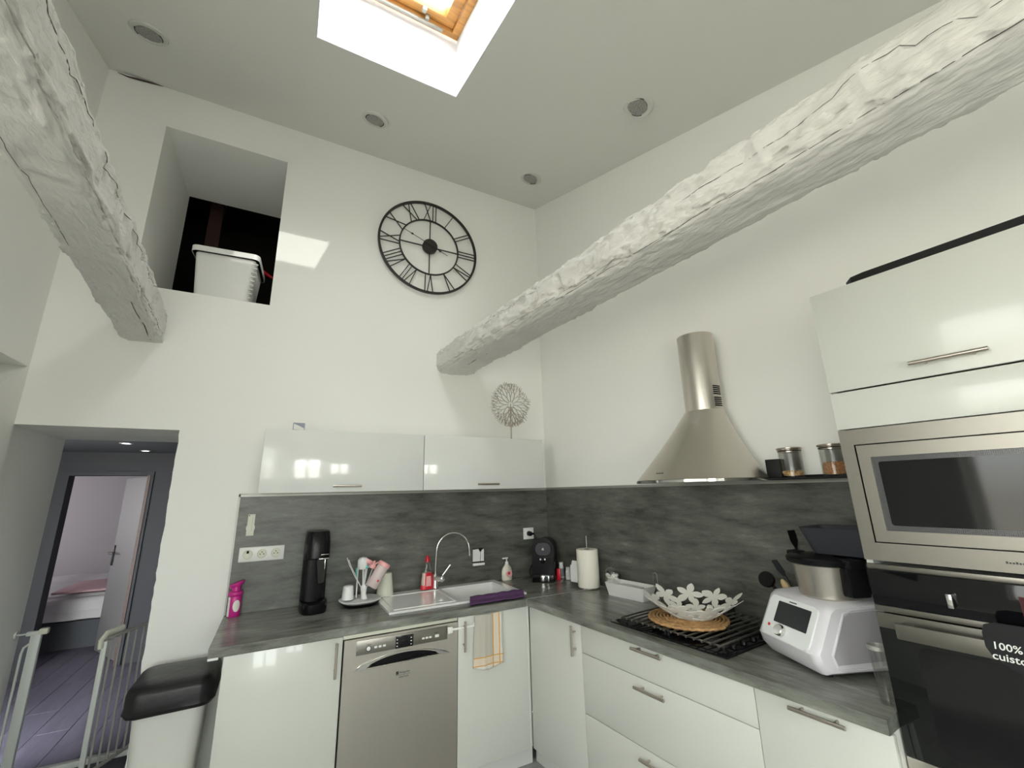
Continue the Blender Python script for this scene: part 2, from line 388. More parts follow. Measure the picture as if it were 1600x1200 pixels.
portal('daylight_portal_rear_wide', (-2.5, YR-.31, 1.475), (0, 1, 0), 1.1, 1.55)
portal('daylight_portal_rear', (-1.3, YR-.31, 1.475), (0, 1, 0), .84, .95)
# ceiling slab with skylight shaft
SX0, SX1, SY0, SY1, TH = -1.995, -1.201, -2.06, -1.044, .47
bm = B(); xs3 = [-3.5, SX0, SX1, .9]; ys3 = [-5.6, SY0, SY1, 1.0]
grid_slab(bm, xs3, ys3, lambda i, j: not (i == 1 and j == 1), lambda a, b, k: (a, b, ceilz(b)+TH*k), TH)
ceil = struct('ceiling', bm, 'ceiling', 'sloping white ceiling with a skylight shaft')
bm = B(); tube(bm, [(-3.10, -.004, 4.170), (-3.05, -.006, 4.160), (-3.0, -.008, 4.163), (-2.93, -.006, 4.171), (-2.87, -.004, 4.175)], .003, 6, rs=[.0015, .004, .006, .005, .001]); link('crack', bm, 'dark_wood', ceil)
# shaft lining
bm = B(); e = .006
def lin(x0, x1, y0, y1):
    vs = box(bm, x0, x1, y0, y1, 0, 1)
    for v in vs: v.co.z = ceilz(v.co.y)+(TH if v.co.z > .5 else .001)
lin(SX0, SX1, SY1-e, SY1); lin(SX0, SX1, SY0, SY0+e); lin(SX0, SX0+e, SY0+e, SY1-e); lin(SX1-e, SX1, SY0+e, SY1-e)
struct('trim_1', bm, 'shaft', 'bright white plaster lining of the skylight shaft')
# skylight window, built flat then tilted to the roof pitch
sl = math.atan(.2815); L = (SY1-SY0)/math.cos(sl)
win = bpy.data.objects.new('window_1', None); COL.objects.link(win); tag(win, 'pine roof window at the top of the skylight shaft', 'structure', kind='structure')
win.location = (SX1, SY1, ceilz(SY1)+TH-.03); win.rotation_euler = (sl, 0, 0)
w = SX1-SX0
def frame(bm, x0, x1, y0, y1, t, z0, z1, bev=.002):
    for a, b, c, d in ((x0, x1, y1-t, y1), (x0, x1, y0, y0+t), (x0, x0+t, y0+t, y1-t), (x1-t, x1, y0+t, y1-t)): box(bm, a, b, c, d, z0, z1, bev)
bm = B(); frame(bm, -w+e+.001, -e-.001, -L+.012, -.012, .045, .0, .1); link('frame', bm, 'wood_orange', win)
bm = B(); frame(bm, -w+.056, -.056, -L+.062, -.062, .062, .018, .085); sash = link('sash', bm, 'wood_orange', win)
bm = B(); box(bm, -w+.11, -.11, -L+.11, -.11, .045, .05); link('pane', bm, 'pane_dim_sky', sash, False)
bm = B(); box(bm, -w+.10, -.115, -.066, -.040, -.022, -.004, .006); 
for x in (-.22, -w+.22): box(bm, x-.012, x+.012, -.085, -.045, -.008, .02, .002)
link('ventilation_bar', bm, 'alu', win)
bm = B(); box(bm, -.26, -.235, -.125, -.095, .0, .02, .002); link('latch', bm, 'alu', win)
portal('daylight_portal_skylight', (SX1-w/2, (SY0+SY1)/2, ceilz((SY0+SY1)/2)+TH+.12), (0, math.sin(sl)*1, -math.cos(sl)), w, L)
# floor: base slab, planks
bm = B(); box(bm, -3.5, .9, -5.6, .0, -.12, -.02); fl = struct('floor', bm, 'floor_plank', 'grey plank floor of the kitchen')
bm = B(); box(bm, -.6, .6, -.0945, .0945, -.02, 0, .002, 1)
pk = link('plank', bm, 'floor_plank', fl, False); first = True
random.seed(4); me = pk.data
y = -.1; row = 0
while y > -5.2:
    x = XL-.3*(row % 4)
    while x < .55:
        x0, x1 = max(x, XL+.003), min(x+1.198, .55)
        if x1-x0 > .05:
            o = pk if first else pk.copy()
            if not first: COL.objects.link(o)
            first = False; o.parent = fl; o.location = ((x0+x1)/2, y, 0); o.scale = ((x1-x0)/1.2, 1, 1)
        x += 1.2
    y -= .19; row += 1
# hallway and bedroom beyond the doorway
HZ = .06; HY = 2.55; XA, XB = -3.72, -3.09
bm = B(); box(bm, -6.3, -1.7, .0, 6.0, HZ-.1, HZ-.02); hf = struct('floor_hall', bm, 'hall_plank_shaded', 'mauve-grey plank floor seen through the doorway')
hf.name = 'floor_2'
bm = B(); box(bm, -.0895, .0895, -.62, .62, -.02, 0, .002, 1); pk = link('plank', bm, 'hall_plank_shaded', hf, False); first = True; pk['label'] = 'mauve-grey plank'
for i in range(11):
    for j in range(5):
        o = pk if first else pk.copy()
        if not first: COL.objects.link(o)
        first = False; o.parent = hf; o.location = (-4.0+.18*i+.0, .62+1.242*j-(.4 if i % 2 else 0)+.42, HZ)
bm = B(); box(bm, -3.17, -2.47, .0, WT, -.12, HZ-.021); struct('trim_2', bm, 'hall_shaded', 'doorway threshold step')
bm = B(); box(bm, -3.95, -1.9, WT, HY, 1.985, 2.1); struct('ceiling_hall', bm, 'hall_wall_shaded', 'low hallway ceiling').name = 'ceiling_2'
bm = B(); box(bm, -4.05, -3.95, WT+.001, HY, HZ-.02, 2.1); struct('wall_hall_left', bm, 'hall_wall_shaded', 'dim hallway side wall').name = 'wall_hall_left'
bm = B(); box(bm, -1.95, -1.85, WT+.001, HY, HZ-.02, 2.1); struct('wall_hall_right', bm, 'hall_wall_shaded', 'dim hallway wall')
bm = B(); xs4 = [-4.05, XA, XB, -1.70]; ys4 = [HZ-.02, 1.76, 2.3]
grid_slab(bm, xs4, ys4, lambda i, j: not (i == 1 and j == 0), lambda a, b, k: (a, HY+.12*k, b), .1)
struct('wall_hall_end', bm, 'hall_shaded', 'end wall of the hallway around the bedroom door, its shade put into the colour')
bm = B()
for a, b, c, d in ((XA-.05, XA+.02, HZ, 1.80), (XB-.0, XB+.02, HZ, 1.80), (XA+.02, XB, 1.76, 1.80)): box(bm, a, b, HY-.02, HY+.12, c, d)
struct('trim_3', bm, 'hall_shaded', 'dark door casing of the bedroom doorway')
bm = B(); box(bm, XB-.03, XB-.005, HY-.02, HY+.12, HZ, 1.76); struct('trim_4', bm, 'dark_wood', 'dark brown hinge-side door jamb')
# bedroom shell
bm = B(); box(bm, -6.2, -1.8, 5.6, 5.7, 0, 2.4); struct('wall_bedroom_end', bm, 'bedroom_wall', 'pale bedroom wall seen through the doorway')
bm = B(); box(bm, -6.3, -6.2, HY+.12, 5.6, 0, 2.4); struct('wall_bedroom_left', bm, 'bedroom_wall', 'bedroom side wall')
bm = B(); box(bm, -1.8, -1.7, HY+.12, 5.7, 0, 2.4); struct('wall_bedroom_right', bm, 'bedroom_wall', 'bedroom side wall')
bm = B(); box(bm, -6.3, -1.7, HY+.12, 5.7, 2.3, 2.4); struct('ceiling_3', bm, 'bedroom_wall', 'bedroom ceiling')
bm = B(); box(bm, -6.2, -4.051, HY, HY+.12, 0, 2.4); struct('wall_bedroom_front', bm, 'bedroom_wall', 'bedroom wall')
bm = B(); box(bm, -6.2, -4.6, HY+.12, 5.6, -.05, HZ-.02); struct('floor_3', bm, 'hall_plank_shaded', 'bedroom floor')
dr = thing('bedroom_door', 'bedroom door, greyed by shade put into its colour, standing open with a dark lever handle', 'door', (XB-.035, HY+.13, HZ+.005), math.radians(119))
bm = B(); box(bm, 0, .60, -.02, .02, 0, 1.69, .003); link('leaf', bm, 'door_shaded', dr, False)
for s in (1, -1):
    bm = B(); box(bm, .545, .575, s*.028-.005, s*.028+.005, .80, 1.0, .003); box(bm, .44, .57, s*.06-.008, s*.06+.008, .915, .935, .004); cyl(bm, (.56, s*.03, .925), (.56, s*.06, .925), .008)
    link('handle', bm, 'black_metal', dr)
bed = thing('bed', 'bed with rumpled white bedding seen through both doorways', 'bed', (-4.1, 4.0, HZ-.02))
bm = B(); box(bm, -.75, .75, -.6, 1.2, .0, .28, .01); link('bed_base', bm, 'hall_wall_shaded', bed, False)
bm = B(); box(bm, -.76, .76, -.62, 1.2, .28, .50, .05, 3); link('mattress', bm, 'bed_white', bed)
bm = B()
rings = []
for i in range(25):
    x = -.82+1.64*i/24; rings.append([(x, -.68+1.85*j/20, .53+.025*noise.noise(Vector((x*4, j*.3, 1)))-(.22*max(0, 1-j/2.0)) - (.2 if i in (0, 24) else 0)) for j in range(21)])
loft(bm, rings, cap=False, closed=False); link('duvet', bm, 'bed_white', bed)
bm = B(); box(bm, .2, .79, -.64, .1, .555, .58, .01); link('throw', bm, 'pink_cloth', bed)
# hall spots (lit)
for i, (x, yy) in enumerate(((-3.10, 1.60), (-3.115, 2.27))):
    t = thing('ceiling_spot', ['lit round spot in the hallway ceiling, nearer the kitchen', 'lit round spot in the hallway ceiling, nearer the bedroom door'][i], 'ceiling light', (x, yy, 1.985), group='lit hallway spots')
    bm = B(); lathe(bm, [(.030, -.001), (.045, -.001), (.045, -.006), (.030, -.006), (.030, -.001)], 24); link('ring', bm, 'alu', t)
    bm = B(); lathe(bm, [(0, -.003), (.03, -.003)], 24); link('lens', bm, 'lamp_lit', t)
ld = bpy.data.lights.new('bedroom_fill', 'AREA'); ld.energy = 34; ld.size = 1.2; ld.color = (1, .96, 1)  # added area lamp that brightens the closed bedroom, no window behind it
lo = bpy.data.objects.new('bedroom_fill', ld); COL.objects.link(lo); lo.location = (-6.1, 4.3, 1.4); lo.rotation_euler = Vector((1, -.1, -.1)).to_track_quat('-Z', 'Y').to_euler()
# dark loft behind the niche
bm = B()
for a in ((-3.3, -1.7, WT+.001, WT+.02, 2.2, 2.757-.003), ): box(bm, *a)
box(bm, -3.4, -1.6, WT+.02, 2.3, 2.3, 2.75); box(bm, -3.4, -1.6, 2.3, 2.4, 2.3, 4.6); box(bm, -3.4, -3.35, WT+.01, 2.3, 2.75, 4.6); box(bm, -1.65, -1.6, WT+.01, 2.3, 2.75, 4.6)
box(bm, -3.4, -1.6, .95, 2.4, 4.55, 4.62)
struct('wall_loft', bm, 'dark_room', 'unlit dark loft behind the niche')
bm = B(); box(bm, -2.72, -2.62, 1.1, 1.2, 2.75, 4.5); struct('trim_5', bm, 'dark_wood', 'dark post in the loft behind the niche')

# ------------------------------------------------------------------ beams
BEAM_RINGS = []
def beam(name, label, st, y0=-.0, y1=-5.2, seed=0, px=4.2):
    bm = B(); NY, NS = 900, 110; rings = []
    for i in range(NY+1):
        y = y0+(y1-y0)*i/NY; yc = -y
        k = 0
        while k < len(st)-2 and yc > st[k+1][0]: k += 1
        a, b = st[k], st[k+1]; t = (yc-a[0])/(b[0]-a[0])
        cx, cz, w, h = [a[q]+(b[q]-a[q])*t for q in (1, 2, 3, 4)]
        ring = []
        for j in range(NS):
            th = 2*PI*j/NS; c, s = math.cos(th), math.sin(th); pw = 2/px
            x = math.copysign(abs(c)**pw, c)*w/2; z = math.copysign(abs(s)**pw, s)*h/2
            bot = 1 if s < -.75 else 0
            P3 = Vector((x*6+seed, y*1.6, z*6))
            d = .005*noise.noise(P3*.45)+(.004 if not bot else .002)*noise.noise(P3*1.5)
            def terr(q, st):
                t_ = q*st; f_ = math.floor(t_); g_ = t_-f_; return (f_+max(0, (g_-.72)/.28)**.7)/st
            kk = 1.0 if not bot else .35
            q1 = noise.noise(Vector((x*20+seed, y*7, z*20)))+.4*noise.noise(Vector((x*55+seed, y*26, z*55)))
            q2 = noise.noise(Vector((x*46+seed*2, y*16, z*46)))
            q3 = noise.noise(Vector((x*85+seed, y*34, z*85)))
            d += kk*(.012*terr(q1, 3.4)+.009*terr(q2, 2.5)+.0040*q3)
            pit = noise.noise(Vector((x*34+seed, y*13, z*34+3)))
            d -= kk*.010*max(0, min(1, (pit-.28)/.12))
            ln_ = abs(noise.noise(Vector((x*24+seed, y*1.2, z*24+7))))
            d -= kk*.007*max(0, 1-ln_/.045)
            n = Vector((x/(w/2), 0, z/(h/2))).normalized()
            ring.append((cx+x+n.x*d, y, cz+z+n.z*d))
        rings.append(ring)
    BEAM_RINGS.append(rings); loft(bm, rings)
    o = link(name, bm, 'beam', None, True); o.data.set_sharp_from_angle(angle=math.radians(75))
    return tag(o, label, 'beam')
bR = beam('ceiling_beam', 'rough-hewn white painted beam crossing above the hood on the right', [(0, -.812, 2.52, .292, .205), (1.2, -.735, 2.508, .262, .2), (2.4, -.645, 2.50, .246, .19), (5.3, -.43, 2.50, .245, .19)], seed=3)
bL = beam('ceiling_beam', 'rough-hewn white painted beam on the left, under the square niche', [(0, -2.722, 2.512, .2, .205), (1.5, -2.598, 2.508, .18, .2), (5.3, -2.32, 2.50, .185, .2)], seed=17, px=7)
# shrinkage cracks running under the beams
def crack(parent, pts, r=.003):
    bm = B(); n = len(pts); tube(bm, pts, r, 5, rs=[r*(.3 if i in (0, n-1) else 1)*(.6+.8*abs(noise.noise(Vector((i*.9, 2, 5))))) for i in range(n)]); link('crack', bm, 'crack_shade', parent)
random.seed(8)
crack(bR, [(-.83+.055*t+.01*noise.noise(Vector((t*4, 0, 0))), -.05-t, 2.419+.001*math.sin(t*9)) for t in [i*.07 for i in range(12)]], .0028)
crack(bR, [(-.762+.07*t+.008*noise.noise(Vector((t*4, 5, 0))), -1.25-t, 2.412) for t in [i*.08 for i in range(10)]], .002)
crack(bL, [(-2.67+.075*t+.006*noise.noise(Vector((t*5, 0, 9))), -.01-t, 2.41) for t in [i*.06 for i in range(13)]], .003)

def surf_crack(parent, ri, i0, i1, j0, j1, r=.003, sd=0):
    pts = []
    for i in range(i0, i1, 4):
        t = (i-i0)/(i1-i0); j = int(j0+(j1-j0)*t+1.6*noise.noise(Vector((i*.02, sd, 3)))) % 110
        pts.append(BEAM_RINGS[ri][i][j])
    crack(parent, pts, r)
surf_crack(bR, 0, 60, 330, 62, 64, .0013, 1); surf_crack(bR, 0, 250, 560, 68, 70, .0017, 2); surf_crack(bR, 0, 380, 520, 55, 56, .0013, 5); surf_crack(bR, 0, 120, 240, 52, 53, .0013, 9)
surf_crack(bL, 1, 60, 400, 3, 2, .0017, 3); surf_crack(bL, 1, 20, 150, 106, 107, .0017, 4); surf_crack(bL, 1, 190, 330, 80, 81, .0013, 6)
# ------------------------------------------------------------------ ceiling lights
cl = thing('recessed_light', '', 'ceiling light')
bm = B(); lathe(bm, [(.058, -.010), (.066, -.012), (.082, -.010), (.087, -.003), (.087, .0), (.058, .0), (.058, -.010)], 40); link('bezel', bm, 'satin_white', cl)
bm = B(); lathe(bm, [(0, -.006), (.0565, -.006), (.0565, -.011), (.0, -.014)], 40); link('lamp', bm, 'lens', cl)
for s in (1, -1): bm = B(); tube(bm, [(s*.0605*math.cos(t), .0605*math.sin(t), -.0125) for t in [-.5+.1*i for i in range(11)]], .0022, 6); link('clip', bm, 'black_metal', cl)
for i, (x, yy, lb) in enumerate(((-2.815, -.536, 'round recessed ceiling light above the square niche, leftmost'), (-1.598, -.513, 'round recessed ceiling light between niche and clock, near the skylight'), (-.344, -.497, 'round recessed ceiling light nearest the back right corner'), (-.276, -1.619, 'round recessed ceiling light right of the skylight, above the right beam'))):
    o = cl if i == 0 else copy_tree(cl)
    o.location = (x, yy, ceilz(yy)); o.rotation_euler = (math.atan(.2815), 0, .3*i); tag(o, lb, 'ceiling light', 'recessed ceiling lights')

# ------------------------------------------------------------------ clock
ck = thing('wall_clock', 'large black openwork metal wall clock with Roman numerals', 'clock', (-1.045, -.03, 3.465))
def ringbar(bm, r, w, d, y=0, n=96):
    rr = []
    for i in range(n):
        t = 2*PI*i/n; c, s = math.cos(t), math.sin(t)
        rr.append([bm.verts.new(((r+a)*c, y+b, (r+a)*s)) for a, b in ((-w/2, -d/2), (w/2, -d/2), (w/2, d/2), (-w/2, d/2))])
    for i in range(n):
        a, b = rr[i], rr[(i+1) % n]
        for k in range(4): bm.faces.new((a[k], a[(k+1) % 4], b[(k+1) % 4], b[k]))
bm = B(); ringbar(bm, .402, .016, .018); link('outer_ring', bm, 'black_metal', ck)
bm = B(); ringbar(bm, .243, .010, .012); link('inner_ring', bm, 'black_metal', ck)
def bar2(bm, p, q, w, y=0, d=.006):
    p = Vector((p[0], 0, p[1])); q = Vector((q[0], 0, q[1])); dr_ = (q-p).normalized(); n_ = Vector((-dr_.z, 0, dr_.x))*w/2
    vs = [bm.verts.new(a+Vector((0, b, 0))) for b in (y-d/2, y+d/2) for a in (p+n_, q+n_, q-n_, p-n_)]
    for f in ((0, 1, 2, 3), (7, 6, 5, 4), (0, 4, 5, 1), (1, 5, 6, 2), (2, 6, 7, 3), (3, 7, 4, 0)): bm.faces.new([vs[i] for i in f])
NUM = {12: 'XII', 1: 'I', 2: 'II', 3: 'III', 4: 'IV', 5: 'V', 6: 'VI', 7: 'VII', 8: 'VIII', 9: 'IX', 10: 'X', 11: 'XI'}
WD = {'I': .026, 'V': .058, 'X': .066}
for k, s in NUM.items():
    bm = B(); tot = sum(WD[c] for c in s); x = -tot/2; a = math.radians(90-30*k)
    def P(u, r_): return (r_*math.cos(a)+u*math.sin(a), r_*math.sin(a)-u*math.cos(a))
    for c in s:
        w_ = WD[c]; r0, r1 = .246, .396
        if c == 'I': bar2(bm, P(x+w_/2, r0), P(x+w_/2, r1), .0065)
        elif c == 'V': bar2(bm, P(x+.006, r1), P(x+w_/2, r0), .0065); bar2(bm, P(x+w_-.006, r1), P(x+w_/2, r0), .0065)
        else: bar2(bm, P(x+.006, r1), P(x+w_-.006, r0), .0065); bar2(bm, P(x+w_-.006, r1), P(x+.006, r0), .0065)
        x += w_
    link('numeral', bm, 'black_metal', ck, False)
for a in (0, 90, 180, 270):
    c, s = math.cos(math.radians(a)), math.sin(math.radians(a)); bm = B(); bar2(bm, (.05*c, .05*s), (.241*c, .241*s), .008); link('spoke', bm, 'black_metal', ck, False)
bm = B(); lathe(bm, [(0, .028), (.058, .028), (.06, .024), (.06, -.008), (.05, -.02), (0, -.024)], 36); xf(bm.verts, Matrix.Rotation(PI/2, 4, 'X')); link('hub', bm, 'black_metal', ck)
for ang, ln, tail, dm in ((158, .235, .10, .165), (-22, .155, .0, .085)):
    c, s = math.cos(math.radians(ang)), math.sin(math.radians(ang)); bm = B(); y = -.034 if ang > 0 else -.030
    bar2(bm, (-tail*c, -tail*s), (ln*c, ln*s), .004, y, .002)
    n_ = (-s, c); q = [(dm*c-.016*c, dm*s-.016*s), (dm*c+n_[0]*.009, dm*s+n_[1]*.009), (dm*c+.016*c, dm*s+.016*s), (dm*c-n_[0]*.009, dm*s-n_[1]*.009)]
    prism(bm, q, y-.001, y+.001, 'xz'); link('hand', bm, 'black_metal', ck, False)

# ------------------------------------------------------------------ cabinetry helpers (local x right, y into the wall, front = -y)
def handle(parent, x, z, ln, vert=False, y=0.):
    bm = B(); h = ln/2; o_ = .030
    if vert:
        cyl(bm, (x, y-o_, z-h), (x, y-o_, z+h), .006, n=14)
        for s in (-1, 1): cyl(bm, (x, y, z+s*(h-.03)), (x, y-o_, z+s*(h-.03)), .0045, n=10)
    else:
        cyl(bm, (x-h, y-o_, z), (x+h, y-o_, z), .006, n=14)
        for s in (-1, 1): cyl(bm, (x+s*(h-.03), y, z), (x+s*(h-.03), y-o_, z), .0045, n=10)
    return link('handle', bm, 'nickel', parent)
def front(parent, name, x0, x1, z0, z1, y, m='satin_white', t=.018):
    bm = B(); box(bm, x0, x1, y, y+t, z0, z1, .0015, 2); return link(name, bm, m, parent)
BT = .8553   # top of the base units
# --- back run base
DF = .6006
bc = thing('base_cabinet', 'white base cabinet with a vertical handle, left of the dishwasher', 'cabinet', (-2.0824, 0, 0))
bm = B(); box(bm, 0, .49, -DF+.022, -.03, .12, BT); link('body', bm, 'body_white', bc, False)
bm = B(); box(bm, 0, .49, -.52, -.50, 0, .119); link('plinth', bm, 'plinth', bc, False)
d = front(bc, 'door', .002, .4915, .125, .850, -DF); handle(d, .462, .7585, .15, True, -DF)
# dishwasher
dw = thing('dishwasher', 'stainless steel dishwasher with a curved recessed grip under the sink drainer', 'dishwasher', (-1.5888, 0, 0))
bm = B(); box(bm, .002, .592, -.57, -.04, .02, .845); link('tub', bm, 'black_matte', dw, False)
bm = B(); box(bm, .0, .594, -.592, -.575, .834, .853, .001); link('filler_strip', bm, 'plastic_cream', dw)
bm = B(); box(bm, .004, .592, -.598, -.57, .005, .118, .002); link('kick_plate', bm, 'steel', dw)
fz0, fz1 = .125, .831
bm = B()   # door with arched grip cut: outline pieces around the opening
gx0, gx1, gz = .115, .490, .692
arc = [(gx0+(gx1-gx0)*t, gz+.042*math.sin(PI*t)**.55) for t in [i/16 for i in range(17)]]
def pan(poly, y0=-.606, y1=-.586): prism(bm, poly, y0, y1, 'xz')
pan([(.005, fz0), (.591, fz0), (.591, gz), (.005, gz)])
pan([(.005, gz), (gx0, gz), (gx0, fz1), (.005, fz1)]); pan([(gx1, gz), (.591, gz), (.591, fz1), (gx1, fz1)])
for p0, p1 in zip(arc, arc[1:]): pan([p0, p1, (p1[0], fz1), (p0[0], fz1)])
bmesh.ops.remove_doubles(bm, verts=bm.verts[:], dist=1e-5)
dwd = link('door', bm, 'steel', dw, False)
bm = B(); prism(bm, [(gx0-.002, gz-.005)]+[(a, b+.005) for a, b in arc]+[(gx1+.002, gz-.005)], -.5858, -.572, 'xz'); link('grip_recess', bm, 'black_plastic', dwd, False)
bm = B(); tube(bm, [(.052+.02*0, -.607, .688)]+[(.052+(.543-.052)*t, -.6075, .690+.052*math.sin(PI*t)**.8) for t in [i/30 for i in range(1, 30)]]+[(.543, -.607, .690)], .003, 8)
for s_ in (0, 1):
    q = [(gx0-.062, .688), (gx0-.03, .712), (gx0+.01, .724), (gx0+.03, .726), (gx0+.008, .703), (gx0-.006, .690)]
    if s_: q = [(gx0+gx1-a, b) for a, b in q]
    prism(bm, q, -.609, -.604, 'xz')
link('grip_trim', bm, 'chrome', dwd, False)
bm = B(); tube(bm, [(gx0-.004, -.607, gz), (gx1+.004, -.607, gz)], .0022, 6); link('grip_edge', bm, 'chrome', dwd)
bm = B(); box(bm, .062, .532, -.609, -.6065, .757, .822, .001); fa = link('control_panel', bm, 'steel_h', dwd)
bm = B(); box(bm, .253, .345, -.6115, -.6095, .757, .813, .001); link('display', bm, 'black_glass', fa)
bm = B(); lathe(bm, [(0, 0), (.0095, 0), (.0095, .002), (.007, .003), (0, .003)], 20); xf(bm.verts, Matrix.Translation((.120, -.6095, .781))@Matrix.Rotation(PI/2, 4, 'X')); link('power_button', bm, 'plastic_white', fa)
bm = B(); ringbar(bm, .0115, .0025, .002, n=24); xf(bm.verts, Matrix.Translation((.120, -.610, .781))); link('power_ring', bm, 'ink', fa)
for x in (.155, .176, .197, .398, .417, .436): 
    bm = B(); box(bm, x-.007, x+.007, -.6110, -.6093, .7775, .7865, .001, 1); link('button', bm, 'plastic_white', fa)
bm = B(); box(bm, .462, .484, -.6110, -.6093, .776, .789, .001, 1); link('button', bm, 'plastic_white', fa)
for x in (.110, .460): marks(fa, x, x+.022, -.6094, .797, .004)
for z in (.768, .783, .798):
    for x in (.261, .333):
        bm = B(); box(bm, x-.003, x+.003, -.6122, -.6114, z-.002, z+.002); link('display_mark', bm, 'plastic_white', fa, False)
bm = B(); box(bm, .262, .275, -.6075, -.6062, .6375, .6515); link('emblem', bm, 'ink', dwd, False)
text('lettering', 'Hotpoint', .0145, 'ink', dwd, (.279, -.6065, .640)); text('lettering', 'ARISTON', .0115, 'ink', dwd, (.278, -.6065, .620))
bm = B(); box(bm, .262, .337, -.6072, -.6062, .6335, .6345); link('emblem_line', bm, 'ink', dwd, False)
# sink cabinet
a_c = (.6006-math.sin(A)*.5899)/math.cos(A); ICX = R(.5899, a_c)     # inside corner of the fronts
sc = thing('sink_cabinet', 'white cabinet under the sink with a towel hanging on its door', 'cabinet', (-.9948, 0, 0))
wd = ICX.x+.9948
bm = B(); box(bm, 0.002, wd+.015, -DF+.022, -.03, .12, .70); link('body', bm, 'body_white', sc, False)
bm = B(); box(bm, 0.002, wd+.05, -.505, -.485, 0, .119); link('plinth', bm, 'plinth', sc, False)
d = front(sc, 'door', .003, wd-.018, .125, .850, -DF); handle(d, .034, .758, .15, True, -DF)
bm = B(); box(bm, wd-.016, wd-.001, -DF+.004, -DF+.022, .125, .85, .001); link('filler', bm, 'body_white', sc)
# child lock and towel
lk = thing('child_lock', 'white plastic child lock strap joining dishwasher and sink cabinet', 'child lock', (-1.06, -.6125, .80))
bm = B(); box(bm, 0, .03, -.010, 0, -.016, .016, .004); link('pad', bm, 'plastic_white', lk)
bm = B(); box(bm, .03, .158, -.004, -.001, -.005, .006, .001); link('strap', bm, 'plastic_white', lk)
bm = B(); box(bm, .155, .172, -.0, .011, -.014, .016, .003); link('pad', bm, 'plastic_white', lk)
bm = B(); rings = []; tx0, tx1 = -.900, -.733
for i in range(33):
    z = -.265*i/32; row = []
    for j in range(25):
        t = j/24; xx = (tx1-tx0)*t; wv = .004*math.sin(t*9+1+i*.02)+.0015*math.sin(t*31)+.002*noise.noise(Vector((t*4, i*.2, 2)))
        zz = z-(.012*math.sin(t*4.4-.6)+.004*noise.noise(Vector((t*6, 1, 1))))*(i/32)**2
        xx2 = xx-.012*(i/32)*(1-t)+.003*math.sin(i*.3)*(i/32)
        row.append((xx2, -.010+wv-.004*(i/32), zz))
    rings.append(row)
loft(bm, rings, cap=False, closed=False)
tw = link('tea_towel', bm, 'towel', None, True, loc=(tx0, -.612, .850)); md = tw.modifiers.new('s', 'SOLIDIFY'); md.thickness = .003
tag(tw, 'beige tea towel with orange stripes hanging on the sink cabinet door', 'towel')
bm = B(); tube(bm, [(.080, -.016, -.262), (.083, -.017, -.275), (.078, -.017, -.288), (.074, -.016, -.300)], .001, 5); link('thread', bm, 'towel', tw)
# worktops
def worktop(name, label, poly, loc, rz, hole=None):
    bm = B()
    if hole is None: prism(bm, poly, 0, .0372, 'xy')
    else:
        xs_, ys_ = sorted({p[0] for p in poly}|set(hole[:2])), sorted({p[1] for p in poly}|set(hole[2:]))
        grid_slab(bm, xs_, ys_, lambda i, j: not (hole[0] <= xs_[i] < hole[1] and hole[2] <= ys_[j] < hole[3]), lambda a, b, k: (a, b, .0372*(1-k)), 0)
    o = link(name, bm, 'worktop', None, False, loc, rz); return tag(o, label, 'worktop')
ZW = .8931
XW = -2.1389
worktop('worktop', 'grey stone-look worktop along the back wall holding the sink', [(0, -.6148), (2.145, -.6148), (2.145, -.001), (0, -.001)], (XW, 0, ZW-.0372), 0, hole=(1.200, 1.610, -.480, -.085))
def run_local(u, v): return (v, -u)
vA = .6148/math.cos(A); vB = (.6148-math.sin(A)*.6133)/math.cos(A); 
worktop('worktop', 'grey stone-look worktop along the right wall under hob and cooker robot', [(vA+.002, -.001), (vB+.002, -.6133), (2.2795, -.6133), (2.2795, -.001)], (0, 0, ZW-.0372), RZ)
bm = B(); 
q0 = R(.0, vA+.001, ZW+.0006); q1 = R(.6133, vB+.001, ZW+.0006)
tube(bm, [q0, q1], .0022, 6); tube(bm, [q1+Vector((-.0005, 0, 0)), q1+Vector((-.0005, 0, -.037))], .0018, 6)
tag(link('joint_strip', bm, 'alu'), 'thin pale joint strip between the two grey worktops', 'trim')
bm = B(); box(bm, 0, .04, -.05, -.005, -.012, 0, .003); tag(link('corner_guard', bm, 'plastic_white', loc=(XW+.0, -.560, ZW-.0373)), 'small white guard under the left end of the worktop', 'corner guard')
# splashbacks
bm = B(); box(bm, 0, 2.135, -.009, 0, 0, .6455); sp1 = link('splashback', bm, 'splash', loc=(-2.1375, -.001, ZW+.0005)); tag(sp1, 'grey stone-look splashback on the back wall under the wall cabinets', 'splashback')
bm = B(); box(bm, -.004, 2.135, -.012, -.0095, .6325, .648); box(bm, -.001, .004, -.012, -.0095, 0, .648); box(bm, -.004, -.0005, -.012, 0, 0, .648); box(bm, -.004, 2.135, -.012, 0, .646, .6515); link('edge_profile', bm, 'alu', sp1, False)
bm = B(); box(bm, .012, 2.279, -.009, 0, 0, .6455); sp2 = link('splashback', bm, 'splash', loc=(0, -.001, ZW+.0005), rz=RZ); tag(sp2, 'grey stone-look splashback on the right wall behind the hob', 'splashback')
bm = B(); box(bm, .012, 2.279, -.0115, -.0095, .637, .648); box(bm, .012, 2.279, -.0115, 0, .646, .6515); link('edge_profile', bm, 'alu', sp2, False)
